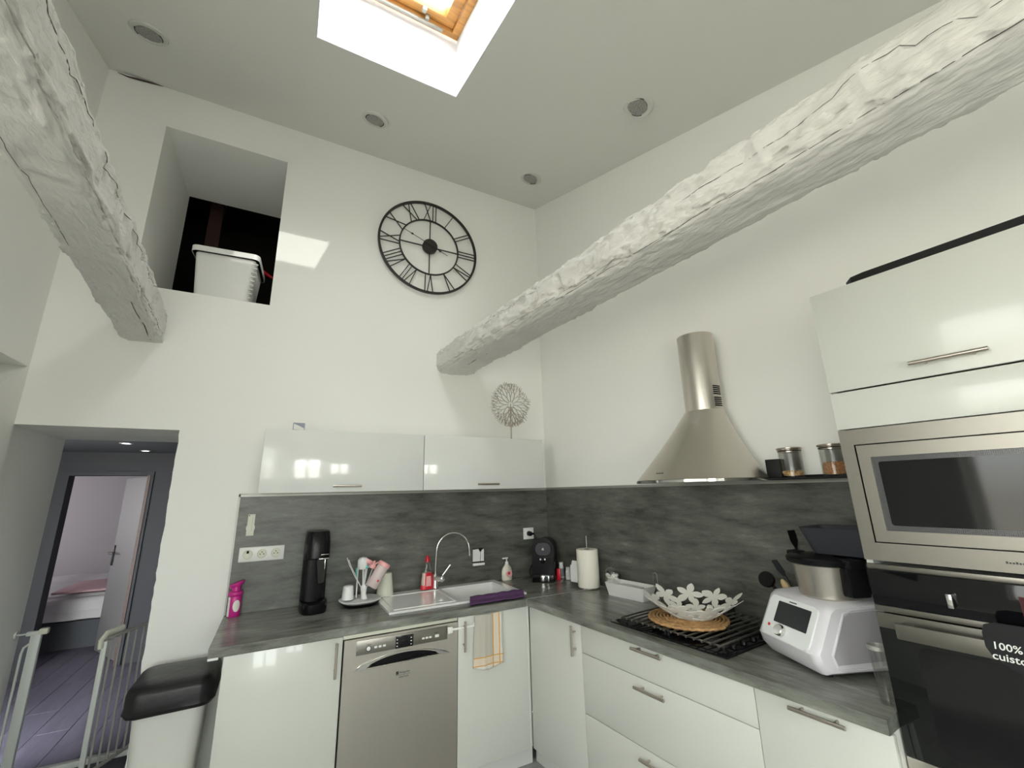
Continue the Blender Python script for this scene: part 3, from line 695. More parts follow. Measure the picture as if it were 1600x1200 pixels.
# --- right run base
DF2 = .5899
c1 = thing('corner_cabinet', 'narrow white corner cabinet door with a vertical handle', 'cabinet', R(0, 0, 0), RZ)
v0 = a_c
bm = B(); box(bm, v0+.04, 1.0095, -DF2+.022, -.03, .12, BT); link('body', bm, 'body_white', c1, False)
bm = B(); box(bm, v0-.09, 1.0095, -.505, -.485, 0, .119); link('plinth', bm, 'plinth', c1, False)
d = front(c1, 'door', v0+.004, 1.0095, .125, .850, -DF2); handle(d, .968, .768, .14, True, -DF2)
c2 = thing('drawer_cabinet', 'wide white three-drawer cabinet under the hob', 'cabinet', R(0, 0, 0), RZ)
bm = B(); box(bm, 1.0125, 1.8965, -DF2+.022, -.03, .12, BT); link('body', bm, 'body_white', c2, False)
bm = B(); box(bm, 1.0125, 1.8965, -.505, -.485, 0, .119); link('plinth', bm, 'plinth', c2, False)
for z0, z1, hz, hv in ((.7222, .850, .838, 1.449), (.4573, .7192, .687, 1.449), (.125, .4543, .422, 1.449)):
    d = front(c2, 'drawer', 1.0125, 1.8965, z0, z1, -DF2); handle(d, hv, min(hz, z1-.012), .158, False, -DF2)
c3 = thing('base_cabinet', 'white base cabinet with a horizontal handle, beside the oven column', 'cabinet', R(0, 0, 0), RZ)
bm = B(); box(bm, 1.8995, 2.279, -DF2+.022, -.03, .12, BT); link('body', bm, 'body_white', c3, False)
bm = B(); box(bm, 1.8995, 2.279, -.505, -.485, 0, .119); link('plinth', bm, 'plinth', c3, False)
d = front(c3, 'door', 1.8995, 2.279, .125, .850, -DF2); handle(d, 2.098, .836, .155, False, -DF2)
# --- wall cabinets
for i, (x0, x1, hx, lb) in enumerate(((-2.0357, -1.1321, -1.5875, ''), (-1.1301, -.2242, -.6845, ''))):
    wc = thing('wall_cabinet', ['glossy white flap-door wall cabinet above the sockets, the left of the pair', 'glossy white flap-door wall cabinet above the tap, the right of the pair'][i], 'cabinet', (x0, 0, 1.5455), 0, 'flap-door wall cabinets')
    bm = B(); box(bm, .0, x1-x0, -.31, -.001, 0, .344); link('body', bm, 'gloss_white', wc, False)
    d = front(wc, 'door', .001, x1-x0-.001, -.004, .3464, -.33, 'gloss_white'); handle(d, hx-x0, .029, .157, False, -.33)
# --- tall column
TV = 2.2812; TU = .5266
tc_ = thing('tall_cabinet', 'tall white oven column with a flap door on top', 'cabinet', R(0, TV, 0), RZ)
bm = B(); box(bm, 0, .016, -TU, -.001, 0, 2.166); link('side_panel', bm, 'satin_white', tc_, False)
bm = B(); box(bm, .584, .60, -TU, -.001, 0, 2.166); link('side_panel', bm, 'satin_white', tc_, False)
bm = B(); box(bm, .016, .584, -.02, -.003, .12, 2.16); link('back_panel', bm, 'body_white', tc_, False)
for z in (.66, 1.277, 1.69, 2.145):
    bm = B(); box(bm, .0165, .5835, -TU+.025, -.021, z-.008, z+.006); link('shelf', bm, 'body_white', tc_, False)
bm = B(); box(bm, .0165, .5835, -TU+.03, -TU+.045, 0, .119); link('plinth', bm, 'plinth', tc_, False)
front(tc_, 'fixed_panel', .0015, .5985, 1.692, 1.8115, -TU-.018)
d = front(tc_, 'door', .0015, .5985, 1.8165, 2.1655, -TU-.018); handle(d, .300, 1.857, .16, False, -TU-.018)
d = front(tc_, 'drawer', .0015, .5985, .125, .672, -TU-.018); handle(d, .300, .635, .16, False, -TU-.018)
# black panel lying on top
bm = B(); prism(bm, [(.10, -.50), (.125, -.535), (.16, -.543), (.598, -.543), (.598, -.25), (.10, -.25)], 0, .022, 'xy'); tag(link('flat_panel', bm, 'black_matte', loc=R(0, TV, 2.1668), rz=RZ), 'thin black panel lying flat on top of the oven column', 'panel')
# microwave
mw = thing('microwave', 'built-in stainless steel microwave above the oven', 'microwave', R(0, TV, 0), RZ)
bm = B(); box(bm, .03, .57, -TU+.01, -.12, 1.300, 1.676); link('body', bm, 'black_matte', mw, False)
yF = -TU-.018
bm = B()
x0, x1, z0, z1 = .002, .598, 1.2985, 1.6885; ix0, ix1, iz0, iz1 = .037, .563, 1.349, 1.641
for a, b, c, d_ in ((x0, x1, z0, iz0), (x0, x1, iz1, z1), (x0, ix0, iz0, iz1), (ix1, x1, iz0, iz1)): box(bm, a, b, yF, yF+.016, c, d_)
link('trim_frame', bm, 'steel_h', mw, False)
dx0, dx1, dz0, dz1 = ix0+.006, ix1-.004, iz0+.004, iz1-.004; gx0_, gx1_, gz0_, gz1_ = .074, .44, 1.385, 1.600
bm = B()
for a, b, c, d_ in ((dx0, dx1, dz0, gz0_), (dx0, dx1, gz1_, dz1), (dx0, gx0_, gz0_, gz1_), (gx1_, dx1, gz0_, gz1_)): box(bm, a, b, yF-.006, yF+.012, c, d_)
md_ = link('door', bm, 'steel_h', mw, False)
bm = B(); prism(bm, rrect(gx1_-gx0_+.004, gz1_-gz0_+.004, .008, 4, (gx0_+gx1_)/2, (gz0_+gz1_)/2), yF-.001, yF+.004, 'xz'); link('glass', bm, 'perforated', md_, False)
bm = B(); prism(bm, rrect(gx1_-gx0_-.03, gz1_-gz0_-.03, .008, 4, (gx0_+gx1_)/2, (gz0_+gz1_)/2), yF-.003, yF-.0012, 'xz'); link('inner_glass', bm, 'black_glass', md_, False)
marks(mw, .296, .335, yF-.0006, 1.320, .0055)
# oven
ov = thing('oven', 'built-in black glass oven with steel bands under the microwave', 'oven', R(0, TV, 0), RZ)
bm = B(); box(bm, .03, .57, -TU+.01, -.06, .690, 1.26); link('body', bm, 'black_matte', ov, False)
bm = B(); box(bm, .002, .598, yF+.004, yF+.016, 1.273, 1.288, .002); link('top_strip', bm, 'steel_h', ov)
bm = B(); box(bm, .002, .598, yF, yF+.016, 1.175, 1.272, .002); cp = link('control_panel', bm, 'black_glass', ov)
bm = B(); box(bm, .002, .598, yF, yF+.016, 1.158, 1.174, .001); link('steel_band', bm, 'steel_h', ov)
bm = B(); box(bm, .17, .182, yF-.018, yF-.0005, 1.197, 1.232, .002); link('control_knob', bm, 'chrome', cp)
bm = B(); box(bm, .30, .42, yF-.001, yF, 1.195, 1.245); link('display', bm, 'display_red', cp, False)
bm = B(); box(bm, .002, .598, yF, yF+.016, .795, 1.1545, .002); dd_ = link('door', bm, 'oven_glass', ov)
bm = B(); box(bm, .002, .598, yF-.001, yF+.004, 1.114, 1.1545, .001); link('steel_band', bm, 'steel_h', dd_)
bm = B()
box(bm, .052, .56, yF-.040, yF-.030, 1.100, 1.140, .002)
for x in (.075, .535): box(bm, x-.012, x+.012, yF-.031, yF-.001, 1.122, 1.138, .001)
link('handle', bm, 'steel_h', dd_)
bm = B(); prism(bm, rrect(.44, .25, .02, 5, .30, .955), yF-.0012, yF-.0002, 'xz'); link('window_pane', bm, 'black_glass', dd_, False)
bm = B(); box(bm, .002, .598, yF, yF+.016, .686, .794, .002); link('steel_plinth', bm, 'steel', ov)
# chalk sign hanging from the oven handle
sg = thing('chalk_sign', 'black rounded chalk sign hanging on the oven handle', 'sign', R(.606, TV+.327, 1.128), RZ)
bm = B(); pts = [(-.094, .036), (-.088, .054), (-.070, .062), (.070, .062), (.088, .054), (.094, .036), (.094, .004), (.084, -.018), (.060, -.036), (.030, -.046), (0, -.049), (-.030, -.046), (-.060, -.036), (-.084, -.018), (-.094, .004)]
prism(bm, pts, -.004, 0, 'xz'); link('board', bm, 'black_matte', sg, False)
for x in (-.06, .06): bm = B(); tube(bm, [(x, .002, .055), (x, .010, .020), (x, .016, .012)], .0015, 6); link('hook', bm, 'black_metal', sg)
text('lettering', '100%', .0225, 'chalk', sg, (-.083, -.0048, .004), rot=(PI/2, math.radians(2), 0), off=.0002, shear=.05)
text('lettering', 'cuistot', .0235, 'chalk', sg, (-.087, -.0048, -.019), rot=(PI/2, math.radians(2), 0), off=.0002, shear=.05)
# ------------------------------------------------------------------ hood
hd = thing('cooker_hood', 'stainless steel conical chimney hood over the hob', 'hood', R(0, 1.54, 1.5455), RZ)
UC, RR = .205, .308
def dring(r, z, uc, wall=.002, n=48):
    # circle clipped by the wall plane y = -wall
    pts = []
    for i in range(n):
        t = 2*PI*i/n; x = r*math.cos(t); yy = -uc+r*math.sin(t); 
        if yy > -wall: 
            yy = -wall; 
        pts.append((x, yy, z))
    return pts
def clip_d(r, z, uc, dx=0): 
    if r <= uc: return [(dx+r*math.cos(t), -uc+r*math.sin(t), z) for t in [PI/2-2*PI*(i)/48 for i in range(48)]]
    h = math.acos(uc/r)   # half-angle removed about +y
    return [(dx+r*math.cos(t), -uc+r*math.sin(t)-.002, z) for t in [PI/2-h-(2*PI-2*h)*i/47 for i in range(48)]]
bm = B(); loft(bm, [clip_d(RR, 0, UC), clip_d(RR+.001, .012, UC), clip_d(RR-.004, .013, UC)]); link('rim', bm, 'chrome', hd)
bm = B(); rings = []
for i in range(13):
    t = i/12; r = (RR-.004)+(.098-(RR-.004))*t; uc = UC+(.104-UC)*t; dx = .008*t
    r += -.018*math.sin(PI*t)*.6; rings.append(clip_d(r, .0135+.352*t, uc, dx))
loft(bm, rings); cn = link('canopy', bm, 'steel', hd)
bm = B(); loft(bm, [clip_d(.094, .3655, .1, .008), clip_d(.094, .79, .1, .008)]); ch = link('chimney', bm, 'steel', hd)
bm = B(); loft(bm, [clip_d(.0965, .355, .1, .008), clip_d(.0965, .368, .1, .008)]); link('collar', bm, 'steel', hd)
bm = B()
for r_ in range(2):
    for k in range(2):
        for sidx in range(5):
            th = math.radians(-18-22*0+k*0); z = .385+.062*r_+.0105*sidx
            a0 = math.radians(-22); a1 = math.radians(8)
            tube(bm, [(.008+.0955*math.cos(a0+(a1-a0)*q/6), -.1+.0955*math.sin(a0+(a1-a0)*q/6), z) for q in range(7)], .0032, 5)
link('vent_slots', bm, 'black_matte', ch)
mk = marks(cn, 0, .045, 0, 0, .006); mk.location = (-.045, -.4795, .042); mk.rotation_euler = (math.radians(-30), 0, math.radians(-6))
# ------------------------------------------------------------------ shelf over the splashback and its jars
bm = B(); box(bm, 1.803, 2.279, -.118, -.001, 0, .010, .001); box(bm, 1.803, 2.279, -.006, -.001, .010, .02, .001)
tag(link('wall_shelf', bm, 'black_matte', loc=R(0, 0, 1.5455), rz=RZ), 'slim black shelf on the right wall beside the hood', 'shelf')
ZS = 1.5562
bm = B(); box(bm, -.031, .031, -.03, .03, 0, .083, .002); tag(link('cube_box', bm, 'black_matte', loc=R(.07, 1.846, ZS), rz=RZ+.1), 'small matte black box at the left end of the black shelf', 'box')
def jar(name, label, v, fill_h, fm, group):
    j = thing(name, label, 'jar', R(.062, v, ZS), RZ, group)
    bm = B(); lathe(bm, [(0, 0), (.044, 0), (.047, .003), (.047, .108), (.044, .112), (.044, .108), (.0445, .005), (0, .004)], 36); link('glass_body', bm, 'jar_glass', j)
    bm = B(); lathe(bm, [(0, .110), (.046, .110), (.046, .1135), (.044, .115), (.0425, .117), (.0425, .121), (.049, .121), (.0505, .124), (.0505, .129), (.048, .131), (0, .131)], 36); link('lid', bm, 'nickel', j)
    bm = B(); lathe(bm, [(.0445, .1135), (.0475, .1145), (.0475, .1165), (.0445, .1175)], 36); link('seal', bm, 'black_matte', j)
    bm = B(); random.seed(int(v*100)); n = 0
    lathe(bm, [(0, .006), (.036, .006), (.036, fill_h-.008), (0, fill_h-.005)], 20)
    for q in range(260 if fill_h > .04 else 110):
        a = random.uniform(0, 2*PI); rr = .038 if q % 3 else random.uniform(0, .036); z = random.uniform(.009, fill_h-.004) if q % 3 else fill_h-.004
        ellipsoid(bm, (rr*math.cos(a), rr*math.sin(a), z), (.0055, .004, .0038), 1, Matrix.Rotation(random.uniform(0, 3), 3, 'Z')@Matrix.Rotation(random.uniform(-1, 1), 3, 'Y'))
    f = link('jar_filling', bm, fm, None, True, R(.062, v, ZS), RZ); return j, f
j1, f1 = jar('storage_jar', 'glass jar with a grey lid, nearly empty, beside the small black box', 1.912, .030, 'pasta', 'glass jars on the black shelf')
tag(f1, 'thin layer of pale snacks at the bottom of the nearly empty jar', 'snacks', kind='stuff')
j2, f2 = jar('storage_jar', 'glass jar with a grey lid, half full of brown nuts, beside the oven column', 2.078, .057, 'nuts', 'glass jars on the black shelf')
tag(f2, 'brown nuts half filling the jar beside the oven column', 'nuts', kind='stuff')
# ------------------------------------------------------------------ hob, pan supports, mat, bowl
hb = thing('hob', 'black gas hob set in the right worktop', 'hob', R(.30, 1.492, ZW), RZ)
bm = B(); box(bm, -.2975, .2975, -.255, .245, .0005, .007, .002); link('glass_plate', bm, 'black_glass', hb)
for x, y, r in ((-.15, -.12, .05), (.15, -.12, .035), (-.15, .12, .035), (.15, .12, .05), (0, 0, .045)):
    bm = B(); lathe(bm, [(0, .007), (r, .007), (r, .014), (r*.8, .019), (0, .020)], 24, (x, y)); link('burner', bm, 'black_metal', hb)
for k in range(4):
    bm = B(); lathe(bm, [(0, .007), (.014, .007), (.013, .020), (0, .021)], 18, (.255, -.14+.075*k)); link('control_knob', bm, 'black_plastic', hb)
for s, n, xa, xb, lb in ((0, 8, -.235, -.008, 'steel-rod pan support on the left half of the hob'), (1, 8, .008, .262, 'steel-rod pan support on the right half of the hob')):
    g = thing('pan_support', lb, 'pan support', R(.30, 1.492, ZW+.007), RZ, 'pan supports on the hob')
    for i in range(n):
        x = xa+(xb-xa)*i/(n-1); bm = B(); tube(bm, [(x, -.245, .026), (x, -.12, .0275), (x, .0, .028), (x, .12, .0275), (x, .24, .026)], .0042, 10); link('rod', bm, 'rod_steel', g)
    for y in (-.215, .21):
        bm = B(); cyl(bm, (xa-.004, y, .0195), (xb+.004, y, .0195), .004, n=10); link('crossbar', bm, 'rod_steel', g)
    for x in (xa, xb):
        for y in (-.215, .21):
            bm = B(); cyl(bm, (x, y, 0), (x, y, .017), .005, n=10); link('foot', bm, 'black_matte', g)
pm = thing('placemat', 'round woven straw placemat under the flower bowl', 'placemat', R(.345, 1.487, ZW+.0405), RZ)
bm = B(); N = 150*1; pts = []
for i in range(620):
    t = i/620; r = .176*math.sqrt(t)+.002; a = 2*PI*11*math.sqrt(t); pts.append((r*math.cos(a), r*math.sin(a), .0065+.0015*math.sin(i*1.9)))
tube(bm, pts, .0085, 6, ry=.0065); link('woven_coil', bm, 'wicker', pm)
BC = R(.335, 1.502, ZW+.0562)
bw = thing('fruit_bowl', 'white metal bowl cut out in flower shapes on the straw placemat', 'bowl', BC, RZ)
def bowl_pt(phi, s, off=0):   # s = slant distance from centre
    r0 = .085
    if s < r0: r, z = s, 0.0
    else:
        q = (s-r0)/.155; r = r0+.128*q; z = .084*q**1.08
    return ((r)*math.cos(phi), r*math.sin(phi), z+off)
def flower(phi0, s0, R_, rot, k=5, th=.0018):
    bm = B()
    def put(poly, off=0):
        P0 = []
        for a, b in poly:
            s = max(.004, s0+b); rr = bowl_pt(0, max(s, .05))[0]; P0.append(bowl_pt(phi0+a/rr, s, off))
        return P0
    for q in range(k):
        an = rot+2*PI*q/k; c, s_ = math.cos(an), math.sin(an); ln = R_*(1+.12*math.sin(q*2.3+phi0*3)); wd_ = ln*.25
        outl = []
        for i in range(14):
            t = i/13; outl.append((ln*t, wd_*math.sin(PI*t**1.15)**.75*(1 if t < 1 else 0)+ (.004 if t == 0 else 0)))
        poly = [(a, b) for a, b in outl]+[(a, -b) for a, b in outl[::-1][1:]]
        poly = [(a*c-b*s_, a*s_+b*c) for a, b in poly]
        n = len(poly); top = [bm.verts.new(p) for p in put(poly, th)]; bot = [bm.verts.new(p) for p in put(poly)]
        h = len(outl)
        for L_ in (top, bot):
            for i in range(h-1):
                a_, b_ = L_[i], L_[i+1]; c_, d_2 = L_[(n-i-1) % n] if i+1 < h else None, L_[(n-i) % n]
                try:
                    if i == 0: bm.faces.new((L_[0], L_[1], L_[n-1]))
                    elif i+1 == h-1: bm.faces.new((L_[i], L_[h-1], L_[n-i]))
                    else: bm.faces.new((L_[i], L_[i+1], L_[n-i-1], L_[n-i]))
                except Exception: pass
        for i in range(n): bm.faces.new((bot[i], bot[(i+1) % n], top[(i+1) % n], top[i]))
    ringp = [(R_*.17*math.cos(2*PI*i/12), R_*.17*math.sin(2*PI*i/12)) for i in range(12)]
    t_ = [bm.verts.new(p) for p in put(ringp, th*1.1)]; b_ = [bm.verts.new(p) for p in put(ringp, -th*.1)]
    bm.faces.new(t_); bm.faces.new(b_[::-1])
    for i in range(12): bm.faces.new((b_[i], b_[(i+1) % 12], t_[(i+1) % 12], t_[i]))
    link('flower', bm, 'bowl_white', bw, False)
random.seed(5)
for i in range(9): flower(2*PI*i/9+.15, .190, .067, random.uniform(0, 2), 5)
for i in range(8): flower(2*PI*i/8+.45, .108, .052, random.uniform(0, 2), 5)
bm = B(); lathe(bm, [(0, .0), (.07, .0), (.07, .002), (0, .002)], 32); link('base_disc', bm, 'bowl_white', bw)
gj = thing('tumbler', 'clear glass tumbler behind the flower bowl', 'glass', R(.05, 1.50, ZW+.0005), RZ)
bm = B(); lathe(bm, [(0, 0), (.03, 0), (.036, .085), (.034, .085), (.028, .006), (0, .006)], 28); link('glass_body', bm, 'jar_glass', gj)
# ------------------------------------------------------------------ cooker robot
rb = thing('cooking_robot', 'white cooking robot with touchscreen and steel pot beside the oven column', 'food processor', R(.412, 1.952, ZW), RZ-math.radians(27.0))
prof = [(.012, .012), (-.012, .040), (-.022, .075), (-.008, .098), (.052, .208), (.075, .224), (.30, .236), (.315, .222), (.318, .05), (.300, .012)]
bm = B(); hw = .148
def sidepoly(ins, k): return [((a-.15)*k+.15, (b-.12)*k+.12) for a, b in prof]
rings = []
for x, k in ((-hw, .90), (-hw+.012, .975), (-hw+.03, 1), (hw-.03, 1), (hw-.012, .975), (hw, .90)):
    rings.append([(x, a, max(b, .012)) for a, b in sidepoly(0, k)])
loft(bm, rings); bmesh.ops.bevel(bm, geom=[e_ for e_ in bm.edges if e_.calc_face_angle(0) > .3], offset=.006, segments=3, affect='EDGES')
body = link('housing', bm, 'plastic_lilac', rb)
bm = B()
sidep = [(.055, .045), (.045, .075), (.10, .185), (.13, .200), (.285, .205), (.290, .05)]
prism(bm, sidep, hw-.004, hw+.0015, 'yz'); link('side_panel', bm, 'plastic_lilac_dark', rb, False)
bm = B(); tube(bm, [(hw+.001, a, b) for a, b in ((.30, .214), (.135, .208), (.105, .198), (.04, .075), (.05, .040), (.07, .03), (.29, .03))], .004, 8); link('side_trim', bm, 'plastic_lilac', rb)
for x in (-.10, .10):
    for y in (.05, .27): 
        bm = B(); cyl(bm, (x, y, .0), (x, y, .02), .014, n=14); link('foot', bm, 'black_matte', rb)
# slanted front panel: plane from (-.008,.098) to (.052,.208)
sp0 = Vector((0, -.008, .098)); sdir = Vector((0, .060, .110)).normalized(); snorm = Vector((0, -.110, .060)).normalized()
PMt = Matrix(((1, 0, 0, 0), (0, sdir.y, snorm.y, sp0.y), (0, sdir.z, snorm.z, sp0.z), (0, 0, 0, 1)))
bm = B(); xf(prism(bm, rrect(.235, .150, .022, 6, -.0, .050), .000, .006, 'xy'), PMt); fp = link('front_panel', bm, 'plastic_panel', rb, False)
bm = B(); xf(prism(bm, [(-.088, .030), (.070, .022), (.078, .098), (-.080, .106)] if 0 else rrect(.160, .078, .003, 2, .012, .068), .0062, .0075, 'xy'), PMt); link('touchscreen', bm, 'screen', fp, False)
bm = B(); xf(prism(bm, [(.0055*math.cos(t)-.085, .0055*math.sin(t)+.012) for t in [2*PI*i/16 for i in range(16)]], .0062, .0085, 'xy'), PMt); link('stop_button', bm, 'red', fp, False)
bm = B(); lathe(bm, [(0, .0062), (.021, .0062), (.020, .022), (.018, .024), (0, .024)], 32, (-.018, .004)); xf(bm.verts, PMt); link('dial', bm, 'chrome', fp)
bm = B(); xf(prism(bm, rrect(.036, .008, .002, 2, -.055, .010), .0062, .007, 'xy'), PMt); link('label_strip', bm, 'plastic_white', fp, False)
bm = B(); xf(prism(bm, rrect(.036, .004, .001, 2, .0, .1145), .0062, .007, 'xy'), PMt); link('emblem', bm, 'ink', fp, False)
PC = (.028, .178)
bm = B(); lathe(bm, [(.0, .226), (.092, .226), (.098, .232), (.108, .325), (.111, .340), (.106, .340), (.10, .25), (0, .24)], 48, PC); pot = link('pot', bm, 'steel', rb)
bm = B(); box(bm, .122, .166, .140, .215, .245, .345, .01); link('pot_handle', bm, 'black_plastic', pot)
bm = B(); box(bm, -.137, -.082, .150, .200, .330, .370, .008); link('lid_clamp', bm, 'black_plastic', rb)
bm = B(); box(bm, .118, .176, .145, .205, .335, .370, .008); link('lid_clamp', bm, 'black_plastic', rb)
bm = B(); lathe(bm, [(0, .341), (.116, .341), (.124, .346), (.126, .360), (.118, .366), (.06, .369), (.05, .374), (0, .375)], 48, PC); link('pot_lid', bm, 'black_plastic', rb)
# steamer tray resting on the lid
pt = R(.19, 2.125, ZW+.378)
st_ = thing('steamer_tray', 'translucent dark grey tray resting on the lid of the cooking robot', 'tray', R(.225, 2.13, ZW+.3755), RZ-.05)
bm = B(); lo_ = rrect(.20, .14, .03, 5); hi_ = rrect(.255, .19, .03, 5)
loft(bm, [[(a, b, 0) for a, b in lo_], [(a, b, .090) for a, b in hi_], [(a*1.02, b*1.02, .094) for a, b in hi_], [(a*.975, b*.97, .092) for a, b in hi_], [(a*.97, b*.96, .006) for a, b in lo_]]); link('shell', bm, 'grey_plastic', st_)
# utensils in a holder behind the robot
uh = thing('utensil_pot', 'black utensil holder behind the cooking robot', 'utensil holder', R(.065, 1.905, ZW+.0005), RZ)
bm = B(); lathe(bm, [(0, 0), (.042, 0), (.046, .14), (.043, .14), (.039, .006), (0, .006)], 28); link('holder', bm, 'black_plastic', uh)
def tilted(name, label, cat, base, top, headfn, hm, sm='black_plastic'):
    t = thing(name, label, cat, base, 0); v = Vector(top)-Vector(base); q = v.to_track_quat('Z', 'Y').to_matrix().to_4x4()
    bm = B(); cyl(bm, (0, 0, 0), (0, 0, v.length), .005, .0065, 12); xf(bm.verts, q); link('shaft', bm, sm, t)
    bm = B(); headfn(bm, v.length); xf(bm.verts, q); link('head', bm, hm, t); return t
def ladle(bm, L_): 
    g = bmesh.ops.create_icosphere(bm, subdivisions=3, radius=.034)['verts']
    for v in g: v.co = Vector((v.co.x, v.co.y*1.0, (min(v.co.z, .008))*1.0)); v.co = Matrix.Rotation(1.1, 3, 'Y')@v.co; v.co += Vector((.012, 0, L_+.012))
tilted('ladle', 'black plastic ladle leaning left out of the utensil holder', 'ladle', R(.065, 1.895, ZW+.012), R(.11, 1.755, 1.105), ladle, 'black_plastic')
def spoonh(bm, L_): ellipsoid(bm, (0, 0, L_+.03), (.021, .015, .036), 3)
tilted('wooden_spoon', 'pale wooden spoon beside the black ladle', 'spoon', R(.06, 1.90, ZW+.012), R(.115, 1.843, 1.068), spoonh, 'wood_spoon', 'wood_spoon')
def spat(bm, L_): prism(bm, [(a, b+L_) for a, b in ((-.006, 0), (.006, 0), (.022, .03), (.022, .075), (-.022, .075), (-.022, .03))], -.0015, .0015, 'xz')
tilted('spatula', 'black slotted spatula standing behind the robot lid', 'spatula', R(.055, 1.91, ZW+.012), R(.045, 1.862, 1.25), spat, 'black_plastic')
tilted('fish_slice', 'thin grey slice leaning beside the wooden spoon', 'spatula', R(.06, 1.905, ZW+.012), R(.03, 1.785, 1.12), spat, 'grey_plastic', 'grey_plastic')
# ------------------------------------------------------------------ things on the right worktop
nb = thing('storage_box', 'open white plastic box on the worktop left of the hob', 'box', R(.085, .925, ZW+.0005), RZ+math.radians(4))
bm = B(); lo_ = rrect(.255, .105, .012, 4); hi_ = rrect(.285, .135, .012, 4)
loft(bm, [[(a, b, 0) for a, b in lo_], [(a, b, .074) for a, b in hi_], [(a*.985, b*.97, .074) for a, b in hi_], [(a*.985, b*.96, .006) for a, b in lo_]]); link('shell', bm, 'plastic_white', nb)
nb.location = R(.100, .915, ZW+.0005)
bm = B(); prism(bm, rrect(.15, .05, .012, 4, .01, .0), .058, .064, 'xy'); link('insert', bm, 'card', nb, False)
rl = thing('paper_towel_roll', 'roll of cream kitchen paper on a wire stand in the corner', 'paper towel', R(.120, .578, ZW+.0005), RZ)
bm = B(); lathe(bm, [(.018, .009), (.070, .009), (.0715, .012), (.0715, .238), (.070, .241), (.018, .241), (.018, .009)], 48); link('roll', bm, 'paper', rl)
bm = B(); lathe(bm, [(.0175, .012), (.0185, .012), (.0185, .2425), (.0175, .2425)], 24); link('core', bm, 'dark_wood', rl)
bm = B(); cyl(bm, (0, 0, .004), (0, 0, .325), .004, n=12); tube(bm, [(.066*math.cos(2*PI*i/40), .066*math.sin(2*PI*i/40), .004) for i in range(40)], .0032, 8, closed=True); tube(bm, [(-.066, 0, .004), (.066, 0, .004)], .003, 8); link('stand', bm, 'chrome', rl)
bm = B(); rings = []
for i in range(7):
    t = i/6; rings.append([(-.052-.060*t, -.050-.006*t, .030), (-.052-.060*t, -.050-.006*t, .165-.03*(t > .8)), (-.0535-.060*t, -.0515-.006*t, .165-.03*(t > .8)), (-.0535-.060*t, -.0515-.006*t, .030)])
loft(bm, rings); link('loose_sheet', bm, 'card', rl, False)
cj = thing('cotton_jar', 'small glass jar with a glass knob lid, filled with cotton', 'jar', R(.062, .745, ZW+.0005), RZ)
bm = B(); lathe(bm, [(0, 0), (.038, 0), (.047, .012), (.050, .09), (.045, .116), (.043, .116), (.0475, .09), (.0445, .015), (0, .004)], 32); link('glass_body', bm, 'jar_glass', cj)
bm = B(); lathe(bm, [(.050, .117), (.050, .122), (.036, .140), (.012, .148), (.008, .152), (.012, .160), (.012, .168), (0, .175)], 32); link('lid', bm, 'jar_glass', cj)
bm = B(); random.seed(9)
for q in range(60): ellipsoid(bm, (random.uniform(-.026, .026), random.uniform(-.026, .026), .016+.080*q/60), (.015, .015, .011), 1)
tag(link('cotton_pads', bm, 'cotton', loc=R(.062, .745, ZW+.002)), 'white cotton filling the small lidded glass jar', 'cotton', kind='stuff')
wr = thing('wire_loop', 'thin hairpin-shaped wire stand against the right splashback', 'wire stand', R(.040, 1.062, ZW+.0005), RZ)
bm = B(); pts = [(-.017, 0, .004), (-.014, 0, .11)]+[(-.0135*math.cos(t), 0, .135+.0135*math.sin(t)) for t in [PI*i/8 for i in range(9)]]+[(.014, 0, .11), (.020, 0, .004)]
tube(bm, pts, .0016, 8); link('loop', bm, 'chrome', wr)
bm = B(); lathe(bm, [(0, 0), (.026, 0), (.026, .004), (0, .004)], 24); link('base', bm, 'chrome', wr)
gc = thing('clear_jug', 'clear plastic measuring cup wedged between cooking robot and oven column', 'cup', R(.495, 2.250, ZW+.0005), RZ)
bm = B(); lathe(bm, [(0, 0), (.018, 0), (.024, .150), (.0225, .150), (.016, .005), (0, .005)], 24); link('cup_body', bm, 'jar_glass', gc)
bm = B(); lathe(bm, [(.0235, .142), (.026, .143), (.026, .153), (.0235, .155), (.0235, .142)], 24); link('rim', bm, 'alu', gc)
# medicine bottles in the corner
def bottle(name, label, cat, loc, r, h, hc, bmt, cmt, group=None, lm=None):
    t = thing(name, label, cat, loc, 0, group)
    bm = B(); lathe(bm, [(0, 0), (r*.95, 0), (r, .003), (r, h*.86), (r*.8, h*.97), (r*.7, h)], 28); bmesh.ops.holes_fill(bm, edges=bm.edges[:]); b_ = link('bottle_body', bm, bmt, t)
    bm = B(); lathe(bm, [(0, h+hc), (r*.80, h+hc), (r*.84, h+hc-.002), (r*.84, h), (0, h)], 28); link('cap', bm, cmt, t)
    if lm: bm = B(); lathe(bm, [(r+.0006, h*.15), (r+.0006, h*.78)], 28); link('label_band', bm, lm, b_)
    return t
bottle('pill_bottle', 'white pill bottle with blue-grey label, the taller beside the coffee machine', 'bottle', R(.042, .200, ZW+.0005), .020, .086, .022, 'plastic_white', 'plastic_white', 'pill bottles in the corner', 'blue_label')
bottle('pill_bottle', 'shorter white pill bottle nearest the kitchen paper roll', 'bottle', R(.042, .278, ZW+.0005), .020, .064, .020, 'plastic_white', 'plastic_white', 'pill bottles in the corner', 'label')
bm = B(); box(bm, -.007, .007, -.014, .014, 0, .078, .003); tag(link('red_carton', bm, 'red', loc=(-.092, -.268, ZW+.0005), rz=.7), 'small bright red carton beside the black coffee machine', 'carton')
